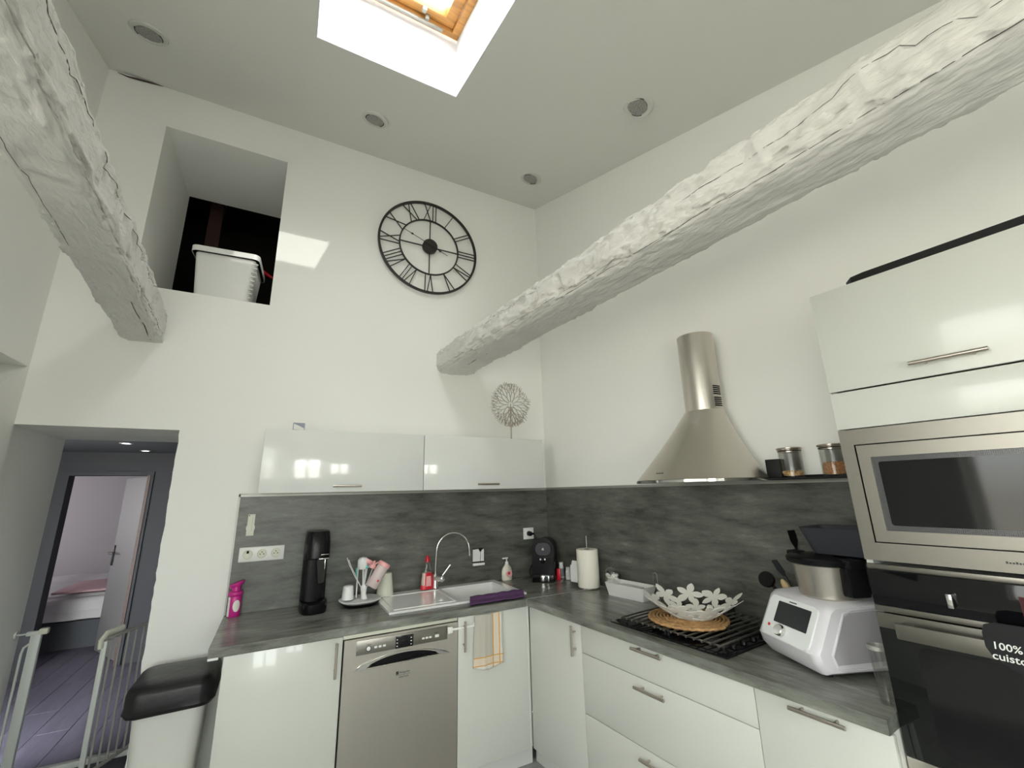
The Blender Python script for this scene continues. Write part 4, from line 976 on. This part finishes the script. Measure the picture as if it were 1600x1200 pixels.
# coffee machine
cf = thing('coffee_machine', 'black capsule coffee machine in the corner of the worktop', 'coffee machine', (-.226, -.265, ZW+.0005), math.radians(-42))
def arch(w_, h_, n=16, z0=0): 
    r = w_/2; return [(-r, z0), (r, z0)]+[(r*math.cos(PI*i/n), z0+h_-r*.85+r*.85*math.sin(PI*i/n)) for i in range(n+1)]
bm = B(); prism(bm, arch(.150, .285), .05, .22, 'xz'); prism(bm, arch(.160, .290), .045, .060, 'xz'); prism(bm, [(-.0785, 0), (.0785, 0), (.076, .16), (-.076, .16)], .018, .05, 'xz'); link('body', bm, 'black_plastic', cf, False)
bm = B(); prism(bm, [(.055*math.copysign(abs(math.cos(t))**.7, math.cos(t)), .215+.043*math.copysign(abs(math.sin(t))**.8, math.sin(t))) for t in [2*PI*i/32 for i in range(32)]], .036, .046, 'xz'); fc = link('front_cover', bm, 'grey_plastic', cf, False)
bm = B(); prism(bm, [(-.009, .208), (.009, .208), (.005, .222), (0, .226), (-.005, .222)], .0345, .0362, 'xz'); link('emblem', bm, 'pewter', fc, False)
for x in (-.016, .016): bm = B(); cyl(bm, (x, .0175, .15), (x, .012, .15), .006, n=14); link('button', bm, 'chrome', cf)
bm = B(); box(bm, -.075, .075, -.012, .018, .0, .052, .004); link('drip_tray', bm, 'black_glass', cf)
bm = B(); box(bm, -.012, .012, -.015, -.0122, .008, .044, .001); box(bm, .038, .046, -.015, -.0122, .008, .044, .001); link('tray_trim', bm, 'chrome', cf)
bm = B(); cyl(bm, (0, .016, .125), (0, .016, .145), .012, .015, 16); link('spout', bm, 'black_plastic', cf)
def plate1(x, z, w_, h_): pass
so = thing('single_socket', 'white single wall socket behind the coffee machine', 'socket', (-.190, -.0105, 1.202))
bm = B(); box(bm, -.045, .045, -.010, 0, -.042, .042, .003); link('plate', bm, 'plastic_white', so)
bm = B(); lathe(bm, [(.0215, 0), (.0235, .0), (.0235, .003), (.0215, .003), (.0215, 0)], 28); xf(bm.verts, Matrix.Translation((0, -.010, 0))@Matrix.Rotation(PI/2, 4, 'X')); link('socket_ring', bm, 'plastic_white', so)
pc = thing('power_cord', 'black plug and cord running down behind the coffee machine', 'cord', (-.190, -.0235, 1.202))
bm = B(); cyl(bm, (0, -.0005, 0), (0, -.028, 0), .0195, .017, 24); box(bm, .0, .034, -.026, -.012, -.009, .006, .003); link('plug', bm, 'black_plastic', pc)
bm = B(); tube(bm, [(.030, -.02, -.001), (.045, -.02, -.015), (.050, -.022, -.05), (.050, -.024, -.12), (.03, -.026, -.19), (-.01, -.03, -.24), (-.03, -.035, -.275), (-.02, -.05, -.296), (.02, -.07, -.302), (.06, -.08, -.303)], .0032, 8); link('cord', bm, 'black_matte', pc)
# ------------------------------------------------------------------ back worktop: sink, tap, small things
sk = thing('sink', 'white composite sink with drainer set in the back worktop', 'sink', (0, 0, ZW))
SXa, SXb, SYa, SYb = -1.3514, -.4996, -.5065, -.032; BX0, BX1, BY0, BY1 = -.930, -.545, -.465, -.100
bm = B(); xs_ = [SXa, BX0, BX1, SXb]; ys_ = [SYa, BY0, BY1, SYb]
grid_slab(bm, xs_, ys_, lambda i, j: not (i == 1 and j == 1), lambda a, b, k: (a, b, .012-.0115*k), 0)
bmesh.ops.bevel(bm, geom=[e_ for e_ in bm.edges if all(v.co.z > .0119 for v in e_.verts) and len(e_.link_faces) == 2 and e_.calc_face_angle(0) > 1], offset=.004, segments=3, affect='EDGES')
link('rim', bm, 'ceramic', sk, False)
bm = B()
def ring4(a, b, c, d_, z, r=.03): return [(x+(a+b)/2, y+(c+d_)/2, z) for x, y in rrect(b-a, d_-c, r, 5)]
loft(bm, [ring4(BX0+.001, BX1-.001, BY0+.001, BY1-.001, .0005, .012), ring4(BX0+.008, BX1-.008, BY0+.008, BY1-.008, -.165, .04), ring4(BX0+.03, BX1-.03, BY0+.03, BY1-.03, -.185, .04)], cap=False)
vs_ = [v for v in bm.verts if v.co.z < -.18]; bm.faces.new(vs_); link('basin', bm, 'ceramic', sk)
bm = B(); lathe(bm, [(0, -.183), (.04, -.183), (.045, -.1845)], 24, ((BX0+BX1)/2, (BY0+BY1)/2)); link('drain', bm, 'chrome', sk)
bm = B()
frame_pts = [(SXa+.035, -.47), (BX0-.03, -.47), (BX0-.03, -.125), (SXa+.035, -.125)]
for p_, q_ in zip(frame_pts, frame_pts[1:]+frame_pts[:1]): tube(bm, [(p_[0], p_[1], .0125), (q_[0], q_[1], .0125)], .003, 8)
link('drainer_edge', bm, 'ceramic', sk)
tp = thing('mixer_tap', 'chrome mixer tap with a tall arched spout behind the sink', 'tap', (-.958, -.085, ZW+.0125))
bm = B(); lathe(bm, [(0, 0), (.026, 0), (.026, .004), (.020, .008), (.0185, .055), (.0185, .092), (0, .094)], 28); link('base', bm, 'chrome', tp)
bm = B(); cyl(bm, (-.002, .0, .066), (.034, -.030, .064), .020, .021, 24); ellipsoid(bm, (.034, -.030, .064), (.021, .021, .021), 3); link('valve_body', bm, 'chrome', tp)
bm = B(); cyl(bm, (.036, -.030, .080), (.090, -.036, .146), .0055, .0065, 12); link('lever', bm, 'chrome', tp)
bm = B(); AR = .115
pts = [(0, 0, .09), (0, 0, .14), (.002, 0, .19), (.005, 0, .235)]
ctr = Vector((.118, -.03, .235))
for i in range(1, 15):
    t = PI-(PI*.98)*i/14; pts.append((.118+.113*math.cos(t), -.03*(1-math.cos(PI*i/14*.5)), .235+.112*math.sin(t)))
pts.append((.2335, -.03, .20)); tube(bm, pts, .0058, 12); link('spout', bm, 'chrome', tp)
bm = B(); cyl(bm, (.2335, -.03, .203), (.2335, -.03, .190), .0068, n=14); link('aerator', bm, 'chrome', tp)
ds = thing('dish_soap_bottle', 'clear dish soap bottle with red cap and red parrot label beside the tap', 'bottle', (-1.012, -.074, ZW+.0125), math.radians(8))
def oval_loft(bm, secs, n=28):
    loft(bm, [[(w_/2*math.cos(2*PI*i/n), d_/2*math.sin(2*PI*i/n), z) for i in range(n)] for w_, d_, z in secs])
bm = B(); oval_loft(bm, [(.076, .042, 0), (.086, .048, .004), (.086, .048, .02), (.078, .044, .06), (.066, .040, .105), (.056, .036, .125), (.044, .032, .150), (.036, .03, .165), (.028, .026, .172)]); sb = link('bottle_body', bm, 'jar_glass', ds)
bm = B(); oval_loft(bm, [(.0865, .0485, .0042), (.0868, .0488, .02), (.0845, .0475, .030)]); link('red_liquid', bm, 'red', ds)
bm = B(); oval_loft(bm, [(.0835, .0472, .030), (.079, .0448, .06), (.067, .0408, .105)]); link('soap_body', bm, 'soap_peach', ds)
bm = B(); n_ = 9; secs = [(.0845, .0478, .022), (.0795, .0452, .060), (.0675, .0412, .106)]
rr_ = []
for w_, d_, z in secs: rr_.append([((w_/2+.0008)*math.cos(t), (d_/2+.0008)*math.sin(t), z) for t in [math.radians(-125+8*i) for i in range(12)]])
loft(bm, rr_, cap=False, closed=False); link('label_patch', bm, 'red', ds)
bm = B(); rr_ = []
for w_, d_, z in ((.0845, .0478, .024), (.0805, .0458, .055), (.074, .0432, .085)): rr_.append([((w_/2+.0016)*math.cos(t), (d_/2+.0016)*math.sin(t), z) for t in [math.radians(-112+7*i) for i in range(8)]])
loft(bm, rr_, cap=False, closed=False); link('label_print', bm, 'pink', ds)
bm = B(); lathe(bm, [(0, .172), (.016, .172), (.016, .190), (.010, .200), (.008, .212), (0, .214)], 20); link('cap', bm, 'red', ds)
hl = thing('sponge_holder', 'small white holder stuck to the splashback right of the tap', 'holder', (-.617, -.0105, 1.068))
bm = B(); box(bm, -.045, .045, -.003, 0, -.055, .058, .001); link('back_plate', bm, 'smoke_glass', hl)
bm = B(); prism(bm, [(-.042, -.030), (.012, -.030), (.014, .03), (.0, .053), (-.042, .050)], -.012, -.003, 'xz'); prism(bm, [(.018, -.030), (.043, -.030), (.043, .052), (.030, .045), (.018, .03)], -.012, -.003, 'xz'); link('clip', bm, 'plastic_white', hl, False)
bm = B(); box(bm, -.045, .045, -.025, -.003, -.057, -.040, .003); link('tray', bm, 'plastic_white', hl)
hsd = thing('hand_soap_dispenser', 'pump bottle of hand soap with a pink label behind the sink', 'soap dispenser', (-.402, -.048, ZW+.0005), .1)
bm = B(); oval_loft(bm, [(.080, .044, 0), (.086, .048, .005), (.086, .048, .065), (.074, .042, .085), (.035, .03, .105), (.026, .026, .112)]); link('bottle_body', bm, 'cream_soap', hsd)
bm = B(); oval_loft(bm, [(.088, .050, .070), (.076, .044, .088), (.036, .031, .108)]); link('clear_shoulder', bm, 'jar_glass', hsd)
bm = B(); lathe(bm, [(0, .112), (.013, .112), (.013, .126), (.005, .127), (.005, .148), (0, .148)], 20); box(bm, -.036, .012, -.006, .006, .146, .156, .003); link('pump', bm, 'plastic_white', hsd)
bm = B(); prism(bm, [(.005+.026*math.cos(t), .045+.022*math.sin(t)) for t in [2*PI*i/20 for i in range(20)]], -.0256, -.0235, 'xz'); link('label_heart', bm, 'pink', hsd, False)
bm = B(); prism(bm, [(.003+.010*math.cos(t), .05+.010*math.sin(t)) for t in [2*PI*i/12 for i in range(12)]], -.0266, -.0256, 'xz'); link('label_dot', bm, 'red', hsd, False)
# purple cloth over the sink edge
bm = B(); rings = []
prof_ = [(-.460, .0165), (-.475, .0175), (-.49, .0170), (-.508, .0155), (-.516, .009), (-.530, .0055), (-.560, .0060), (-.580, .0065), (-.596, .0065)]
for i in range(41):
    t = i/40; x = -.868+.362*t; row = []
    for j, (yy, zz) in enumerate(prof_):
        wv = .004*noise.noise(Vector((t*7, j*.6, 1)))+.003*abs(math.sin(t*13+j*.4))
        row.append((x+.43*(yy+.47)+.004*noise.noise(Vector((j, t*3, 4))), yy, zz+max(0, wv)))
    rings.append(row)
loft(bm, rings, cap=False, closed=False)
cl_ = link('cleaning_cloth', bm, 'purple', loc=(0, 0, ZW+.0005)); md = cl_.modifiers.new('s', 'SOLIDIFY'); md.thickness = .006; md.offset = 1; tag(cl_, 'folded purple cloth draped over the front edge of the sink', 'cloth')
# cup, bottle drying rack
cu_ = thing('upturned_cup', 'cream plastic cup standing upside down at the sink drainer edge', 'cup', (-1.286, -.083, ZW+.0125))
bm = B(); lathe(bm, [(.050, 0), (.052, .002), (.038, .128), (.034, .133), (0, .134), ], 36); link('cup_body', bm, 'plastic_cream', cu_)
dk = thing('bottle_drying_rack', 'white baby-bottle drying rack with prongs on a dark tray', 'drying rack', (-1.450, -.175, ZW+.0005), math.radians(6))
bm = B(); oval = lambda w_, d_, z: [(x, y, z) for x, y in rrect(w_, d_, min(w_, d_)*.42, 7)]
loft(bm, [oval(.185, .19, 0), oval(.215, .22, .018), oval(.205, .21, .018), oval(.18, .185, .006)]); link('dark_tray', bm, 'black_plastic', dk)
bm = B(); loft(bm, [oval(.20, .205, .0185), oval(.235, .235, .030), oval(.228, .228, .032), oval(.16, .16, .024)]); link('white_tray', bm, 'plastic_white', dk)
bm = B(); loft(bm, [[(.012*math.cos(t)*k_+dx, .012*math.sin(t)*1.5*k_, z) for t in [2*PI*i/14 for i in range(14)]] for k_, dx, z in ((1.6, .025, .028), (1.2, .018, .055), (1.5, .018, .09), (.8, .018, .105))]); link('stem', bm, 'plastic_white', dk)
for pth in ([(.01, 0, .08), (-.04, 0, .16), (-.07, .01, .22), (-.088, .01, .265)], [(.01, .01, .08), (-.03, .02, .16), (-.055, .03, .21), (-.072, .03, .25)], [(.02, -.01, .08), (.065, -.02, .13), (.10, -.03, .19)], [(.02, 0, .08), (.05, .02, .13), (.075, .04, .18)], [(.012, 0, .09), (.008, .0, .2)], [(.018, .005, .09), (.022, .0, .21)], [(.022, .01, .09), (.035, .01, .2)]):
    bm = B(); tube(bm, pth, .0035, 8, ry=.0022); link('prong', bm, 'plastic_white', dk)
lb_ = Vector((-1.450, -.175, ZW))
bt = thing('baby_bottle', 'clear baby bottle with pink collar leaning on the drying rack prongs', 'baby bottle', Vector((-1.396, -.205, ZW+.095)), 0)
Q = Vector((.042, .0, .12)).to_track_quat('Z', 'Y').to_matrix().to_4x4()
bm = B(); lathe(bm, [(0, 0), (.032, 0), (.035, .005), (.034, .125), (.033, .13)], 24); xf(bm.verts, Matrix.Rotation(math.radians(31), 4, 'Y')); link('bottle_body', bm, 'pink_clear', bt)
bm = B(); lathe(bm, [(0, .152), (.033, .150), (.037, .146), (.037, .128), (.033, .126)], 24); xf(bm.verts, Matrix.Rotation(math.radians(31), 4, 'Y')); link('collar', bm, 'pink', bt)
bm = B(); box(bm, .004, .014, -.0365, -.0340, .040, .052); xf(bm.verts, Matrix.Rotation(math.radians(31), 4, 'Y')); link('print_mark', bm, 'red', bt, False)
bq = thing('baby_bottle', 'pale bottle top upside down with a pink ring, highest on the drying rack', 'baby bottle', lb_+Vector((.004, .0, .195)), .2)
bm = B(); lathe(bm, [(.022, 0), (.030, .018), (.031, .050), (.020, .064), (0, .068)], 24); link('bottle_body', bm, 'plastic_white', bq)
bm = B(); lathe(bm, [(.0315, .022), (.033, .024), (.033, .044), (.0315, .046)], 24); xf(bm.verts, Matrix.Translation((.012, 0, .01))@Matrix.Rotation(.5, 4, 'Y')); link('pink_ring', bm, 'pink', bq)
pk_ = thing('pacifier', 'pink and clear plastic teat part hung on the drying rack', 'teat', lb_+Vector((.062, .01, .205)), 0)
bm = B(); lathe(bm, [(0, .034), (.008, .030), (.009, .018), (.022, .010), (.026, .0), (.024, -.012), (0, -.014)], 22); xf(bm.verts, Matrix.Rotation(.5, 4, 'Y')); link('teat', bm, 'pink', pk_)
bm = B(); cyl(bm, (.015, -.01, .01), (.048, -.012, .026), .005, n=12); link('tab', bm, 'pink', pk_)
tb = thing('bottle_brush', 'white and teal bottle brush standing in the drying rack', 'brush', lb_+Vector((-.018, .030, .034)), 0)
bm = B(); cyl(bm, (0, 0, 0), (.0, .0, .19), .004, n=10); link('shaft', bm, 'plastic_white', tb)
bm = B(); box(bm, -.012, -.002, -.006, .006, .105, .165, .002); link('teal_grip', bm, 'teal', tb)
bm = B(); box(bm, .035, .056, -.055, -.048, .165, .180, .003); cyl(bm, (.002, -.045, .225), (.048, -.052, .168), .0025, n=8); link('teal_clip', bm, 'teal', tb)
cc = thing('bottle_cover', 'translucent white bottle cover on the left of the drying rack', 'bottle cover', lb_+Vector((-.068, .02, .032)), 0)
bm = B(); lathe(bm, [(.034, 0), (.032, .03), (.028, .072), (.022, .076), (0, .077)], 26); link('cover', bm, 'plastic_white', cc)
# soda maker
sm = thing('soda_maker', 'tall glossy black soda maker on the back worktop', 'soda maker', (-1.706, -.165, ZW+.0005), math.radians(4))
bm = B(); n_ = 32
def sq(w_, d_, z, yo=0): return [(w_/2*math.copysign(abs(math.cos(t))**.6, math.cos(t)), yo+d_/2*math.copysign(abs(math.sin(t))**.7, math.sin(t)), z) for t in [2*PI*i/n_ for i in range(n_)]]
loft(bm, [sq(.132, .22, 0), sq(.138, .225, .006), sq(.138, .225, .05), sq(.136, .205, .056)]); link('foot', bm, 'black_plastic', sm)
bm = B(); loft(bm, [sq(.132, .105, .05, .045), sq(.130, .105, .24, .045), sq(.130, .105, .28, .045)]); link('column', bm, 'black_plastic', sm)
bm = B(); loft(bm, [sq(.134, .17, .278, .012), sq(.138, .18, .284, .010), sq(.134, .18, .36, .012), sq(.124, .17, .418, .018), sq(.116, .16, .428, .018)]); link('head', bm, 'black_plastic', sm)
bm = B(); prism(bm, [(-.008, .275), (.044, .275), (.040, .160), (.030, .150), (.008, .150)], -.070, -.066, 'xz'); link('splash_guard', bm, 'smoke_glass', sm, False)
bm = B(); cyl(bm, (.010, -.045, .26), (.010, -.045, .282), .014, n=18); link('nozzle', bm, 'black_matte', sm)
bm = B(); box(bm, .0, .052, -.090, -.080, .279, .284, .001); box(bm, .032, .037, -.084, -.080, .225, .279, .001); box(bm, .010, .052, -.091, -.080, .302, .305, .001); link('chrome_trim', bm, 'chrome', sm)
bm = B(); loft(bm, [sq(.115, .10, .052, -.05), sq(.10, .085, .058, -.05)]); link('drip_tray', bm, 'black_glass', sm)
# pink room spray
ps = thing('spray_bottle', 'bright pink spray bottle at the left end of the worktop', 'bottle', (-2.094, -.048, ZW+.0005))
bm = B(); lathe(bm, [(0, 0), (.030, 0), (.032, .004), (.032, .100), (.030, .104), (.026, .106)], 28); bmesh.ops.holes_fill(bm, edges=bm.edges[:]); pb = link('bottle_body', bm, 'magenta', ps)
bm = B(); rr_ = [[(.0325*math.cos(t), .0325*math.sin(t), z) for t in [math.radians(-165+9*i) for i in range(5)]] for z in (.004, .1)]; loft(bm, rr_, cap=False, closed=False); link('side_label', bm, 'label', pb)
bm = B()
rr_ = []
for j in range(9):
    z = .055+.030*math.sin(math.radians(-80+20*j)); hw_ = 32*math.cos(math.radians(-80+20*j)); rr_.append([(.0327*math.cos(t), .0327*math.sin(t), z) for t in [math.radians(-68+hw_*(i/6-.5)*2) for i in range(7)]])
loft(bm, rr_, cap=False, closed=False); link('round_label', bm, 'label', pb)
bm = B(); lathe(bm, [(0, .104), (.031, .104), (.037, .112), (.034, .124), (.022, .130), (.020, .158), (0, .158)], 28)
g0 = len(bm.verts); pts = [(.034*math.cos(2*PI*i/24)*1.05, .026*math.sin(2*PI*i/24)) for i in range(24)]
loft(bm, [[(a*.75, b*.8, .150+.30*a*.75) for a, b in pts], [(a, b, .160+.30*a) for a, b in pts], [(a, b, .168+.30*a) for a, b in pts], [(a*.7, b*.7, .172+.30*a*.7) for a, b in pts]]); link('spray_cap', bm, 'magenta', ps)
# triple socket, thermometer
ts = thing('triple_socket', 'white triple wall plate with one switch and two sockets', 'socket', (-1.990, -.0105, 1.2035))
bm = B(); box(bm, -.115, .115, -.010, 0, -.040, .040, .003); link('plate', bm, 'plastic_white', ts)
for i, x in enumerate((-.0715, 0, .0715)):
    bm = B(); lathe(bm, [(.0, 0.0), (.021, 0.0), (.0225, .003), (.026, .003), (.026, 0)], 32); xf(bm.verts, Matrix.Translation((x, -.0101, 0))@Matrix.Rotation(PI/2, 4, 'X')); r_ = link('socket_disc' if i else 'switch_disc', bm, 'plastic_cream', ts)
    bm = B()
    if i == 0: box(bm, x-.006, x+.006, -.0145, -.0102, .006, .020, .001)
    else:
        for dx, dz in ((-.009, -.002), (.009, -.002), (0, .009)): cyl(bm, (x+dx, -.0125, dz), (x+dx, -.0101, dz), .003, n=10)
    link('slot', bm, 'black_matte', r_)
    if i == 0: bm = B(); box(bm, x-.006, x+.006, -.0140, -.0102, -.008, .004, .001); link('rocker', bm, 'plastic_white', r_)
th_ = thing('thermometer', 'narrow cream thermometer strip on the splashback above the sockets', 'thermometer', (-2.064, -.0105, 1.366))
bm = B(); prism(bm, [(-.019, -.060), (.019, -.060), (.019, -.030), (.022, -.024), (.022, -.010), (.018, .0), (.018, .060), (-.018, .060), (-.018, .0), (-.022, -.010), (-.022, -.024), (-.019, -.030)], -.004, 0, 'xz'); link('strip', bm, 'plastic_cream', th_, False)
bm = B(); box(bm, -.015, -.009, -.0048, -.0042, .050, .056); link('hole_mark', bm, 'black_matte', th_, False)
bm = B(); box(bm, .006, .008, -.0048, -.0042, -.035, .045); link('scale', bm, 'alu', th_, False)
# ------------------------------------------------------------------ on the wall cabinets
tr = thing('tree_ornament', 'round pewter metal tree ornament standing on the right wall cabinet', 'ornament', (-.415, -.19, 1.8902))
bm = B(); box(bm, -.05, .05, -.03, .03, 0, .008, .002); link('base', bm, 'pewter', tr)
bm = B(); cyl(bm, (0, 0, .008), (0, 0, .262), .0055, .004, 10); link('trunk', bm, 'pewter', tr)
bm = B(); random.seed(12); cz = .300; RT = .192
hub = (0., -.045)
lev = [[hub]]
nodes_prev = [(hub[0]+.035*math.cos(a), hub[1]+.035*math.sin(a)) for a in [PI/2+2*PI*i/5 for i in range(5)]]
def seg(p, q, w_): bar2(bm, (p[0], p[1]+cz), (q[0], q[1]+cz), w_, random.uniform(-.001, .001), .004)
for q in nodes_prev: seg(hub, q, .0045)
def inside(p): return math.hypot(p[0], p[1]) < RT
def grow(p, a, ln, w_, dep):
    q = (p[0]+ln*math.cos(a), p[1]+ln*math.sin(a)); k = 1
    while not inside(q) and k > .05: k -= .05; q = (p[0]+ln*k*math.cos(a), p[1]+ln*k*math.sin(a))
    if k < .15: return
    seg(p, q, w_)
    if dep == 0 or k < 1: return
    for s in (-1, 1): grow(q, a+s*random.uniform(.25, .50), ln*random.uniform(.82, 1.02), max(.0020, w_*.8), dep-1)
for i in range(11):
    a = PI/2+2*PI*(i-5)/11*.97; grow((hub[0]+.02*math.cos(a), hub[1]+.03+.02*math.sin(a)), a, .036, .004, 4)
for i in range(4):
    a = -PI/2+(i-1.5)*.55; grow((hub[0], hub[1]-.01), a, .036, .0035, 3)
link('branches', bm, 'pewter', tr, False)
cb = thing('photo_cube', 'tiny blue and grey picture block on the left wall cabinet', 'picture block', (-1.868, -.185, 1.8902))
bm = B(); box(bm, -.032, .032, -.015, .015, 0, .062, .001); link('block', bm, 'blue_label', cb)
bm = B(); prism(bm, [(-.028, .022), (.028, .018), (.028, .030), (.0, .044), (-.028, .055)], -.0165, -.0152, 'xz'); link('print', bm, 'card', cb, False)
bm = B(); prism(bm, [(-.028, .008), (.028, .008), (.028, .014), (-.028, .013)], -.0165, -.0152, 'xz'); link('print', bm, 'alu', cb, False)
# ------------------------------------------------------------------ niche contents
nbx = thing('storage_bin', 'white plastic bin standing in the square niche', 'box', (-2.385, .225, 2.7575), math.radians(-4))
bm = B(); lo_ = rrect(.300, .27, .03, 5); hi_ = rrect(.345, .32, .03, 5); rm_ = rrect(.385, .36, .035, 5)
loft(bm, [[(a, b, 0) for a, b in lo_], [(a, b, .335) for a, b in hi_], [(a*.97, b*.97, .335) for a, b in hi_], [(a*.96, b*.96, .006) for a, b in lo_]]); link('shell', bm, 'plastic_white', nbx)
bm = B(); loft(bm, [[(a, b, .325) for a, b in rm_], [(a, b, .362) for a, b in rm_], [(a*.95, b*.95, .366) for a, b in rm_], [(a*.94, b*.94, .335) for a, b in rm_], [(a*.985, b*.985, .325) for a, b in rm_]]); link('rim', bm, 'plastic_white', nbx)
for k in range(9): bm = B(); box(bm, .150, .186-.0022*(8-k), -.155, -.145, .05+.031*k, .056+.031*k); link('rib', bm, 'plastic_white', nbx, False)
rs_ = thing('red_strap', 'red cord lying across the dark niche behind the white bin', 'cord', (-2.2, .43, 2.757))
bm = B(); tube(bm, [(-.06, 0, .46), (.0, .0, .435), (.05, .0, .405), (.1, .0, .39), (.1, .0, .0)], .011, 8, rs=[.006, .014, .009, .014, .004]); link('cord', bm, 'red', rs_)
oh = thing('cable_hook', 'orange and black hooked cable end above the white bin', 'cable', (-2.33, .45, 2.757))
bm = B(); tube(bm, [(-.07, 0, .43), (-.06, 0, .46), (-.02, 0, .468), (.03, 0, .45), (.06, 0, .43), (.06, .0, .0)], .007, 8); link('cable', bm, 'black_matte', oh)
bm = B(); tube(bm, [(-.05, -.008, .463), (-.02, -.008, .472), (.02, -.008, .460)], .006, 8); link('orange_sleeve', bm, 'orange', oh)
# ------------------------------------------------------------------ waste bin
wb = thing('waste_bin', 'grey waste bin with a black bag over its lid beside the left cabinet', 'bin', (-2.275, -.265, 0), 0)
bm = B(); lo_ = rrect(.20, .22, .04, 5); hi_ = rrect(.265, .29, .05, 5)
loft(bm, [[(a, b, 0) for a, b in lo_], [(a, b, .62) for a, b in hi_]]); link('body', bm, 'body_white', wb)
bm = B(); n_ = 64; base_ = rrect(.325, .355, .06, 12); rings = []
for z, k in ((.618, .96), (.635, 1.02), (.66, 1.01), (.700, 1.0), (.718, .97), (.728, .90), (.732, .5), (.733, .05)):
    rings.append([(a*k+(.006*noise.noise(Vector((a*30, b*30, z*30))) if z < .69 else 0), b*k+(.006*noise.noise(Vector((a*30, b*30, z*40+5))) if z < .69 else 0), z+(.012*noise.noise(Vector((a*14, b*14, 2))) if z < .61 else 0)-.0*b) for a, b in base_])
loft(bm, rings); link('bag_covered_lid', bm, 'bag', wb)
# ------------------------------------------------------------------ safety gate
sg2 = thing('safety_gate', 'white metal child safety gate standing open in the doorway', 'gate', (0, .62, 0))
bm = B(); box(bm, -3.10, -3.055, -.015, .015, .115, .80, .006); link('post', bm, 'gate_paint', sg2)
bm = B(); tube(bm, [(-3.075, 0, .77), (-3.12, 0, .73), (-3.125, 0, .70), (-3.125, 0, .12)], .006, 10); link('side_bar', bm, 'gate_paint', sg2)
bm = B(); cyl(bm, (-3.165, 0, .80), (-3.10, 0, .80), .005, n=12); cyl(bm, (-3.168, 0, .80), (-3.158, 0, .80), .02, n=18); box(bm, -3.12, -3.06, -.014, .014, .790, .812, .004); link('wall_mount', bm, 'gate_paint', sg2)
bm = B(); box(bm, -3.07, -3.03, -.016, .016, .790, .822, .006); link('latch', bm, 'plastic_cream', sg2)
bm = B(); box(bm, -3.10, -2.52, -.018, .018, .085, .115, .004); link('threshold_bar', bm, 'gate_paint', sg2)
bm = B(); box(bm, -2.535, -2.505, -.015, .015, .115, .78, .004); link('post', bm, 'gate_paint', sg2)
gl = bpy.data.objects.new('gate_leaf', None)
a0 = Vector((-2.548, .0, 0)); a1 = Vector((-2.700, -.30, 0)); dv = a1-a0
bm = B(); tube(bm, [a0+Vector((0, 0, .79)), a0+dv*.5+Vector((0, 0, .787)), a1+Vector((0, 0, .783))], .010, 10); link('top_rail', bm, 'gate_metal', sg2)
bm = B(); tube(bm, [a0+Vector((0, 0, .14)), a1+Vector((0, 0, .14))], .010, 10); link('bottom_rail', bm, 'gate_metal', sg2)
for i in range(6):
    p = a0+dv*(i+.4)/6.2; bm = B(); cyl(bm, (p.x, p.y, .14), (p.x, p.y, .788), .0055, n=10); link('bar', bm, 'gate_metal', sg2)
bm = B(); box(bm, a1.x-.012, a1.x+.012, a1.y-.012, a1.y+.012, .12, .775, .004); link('end_post', bm, 'gate_paint', sg2)
bm = B(); tube(bm, [a1+Vector((-.012, -.02, .745)), a1+Vector((-.014, -.022, .785)), a1+Vector((.0, .0, .812)), a1-dv*.3+Vector((0, 0, .815))], .012, 10, ry=.018); link('lock_handle', bm, 'plastic_cream', sg2)
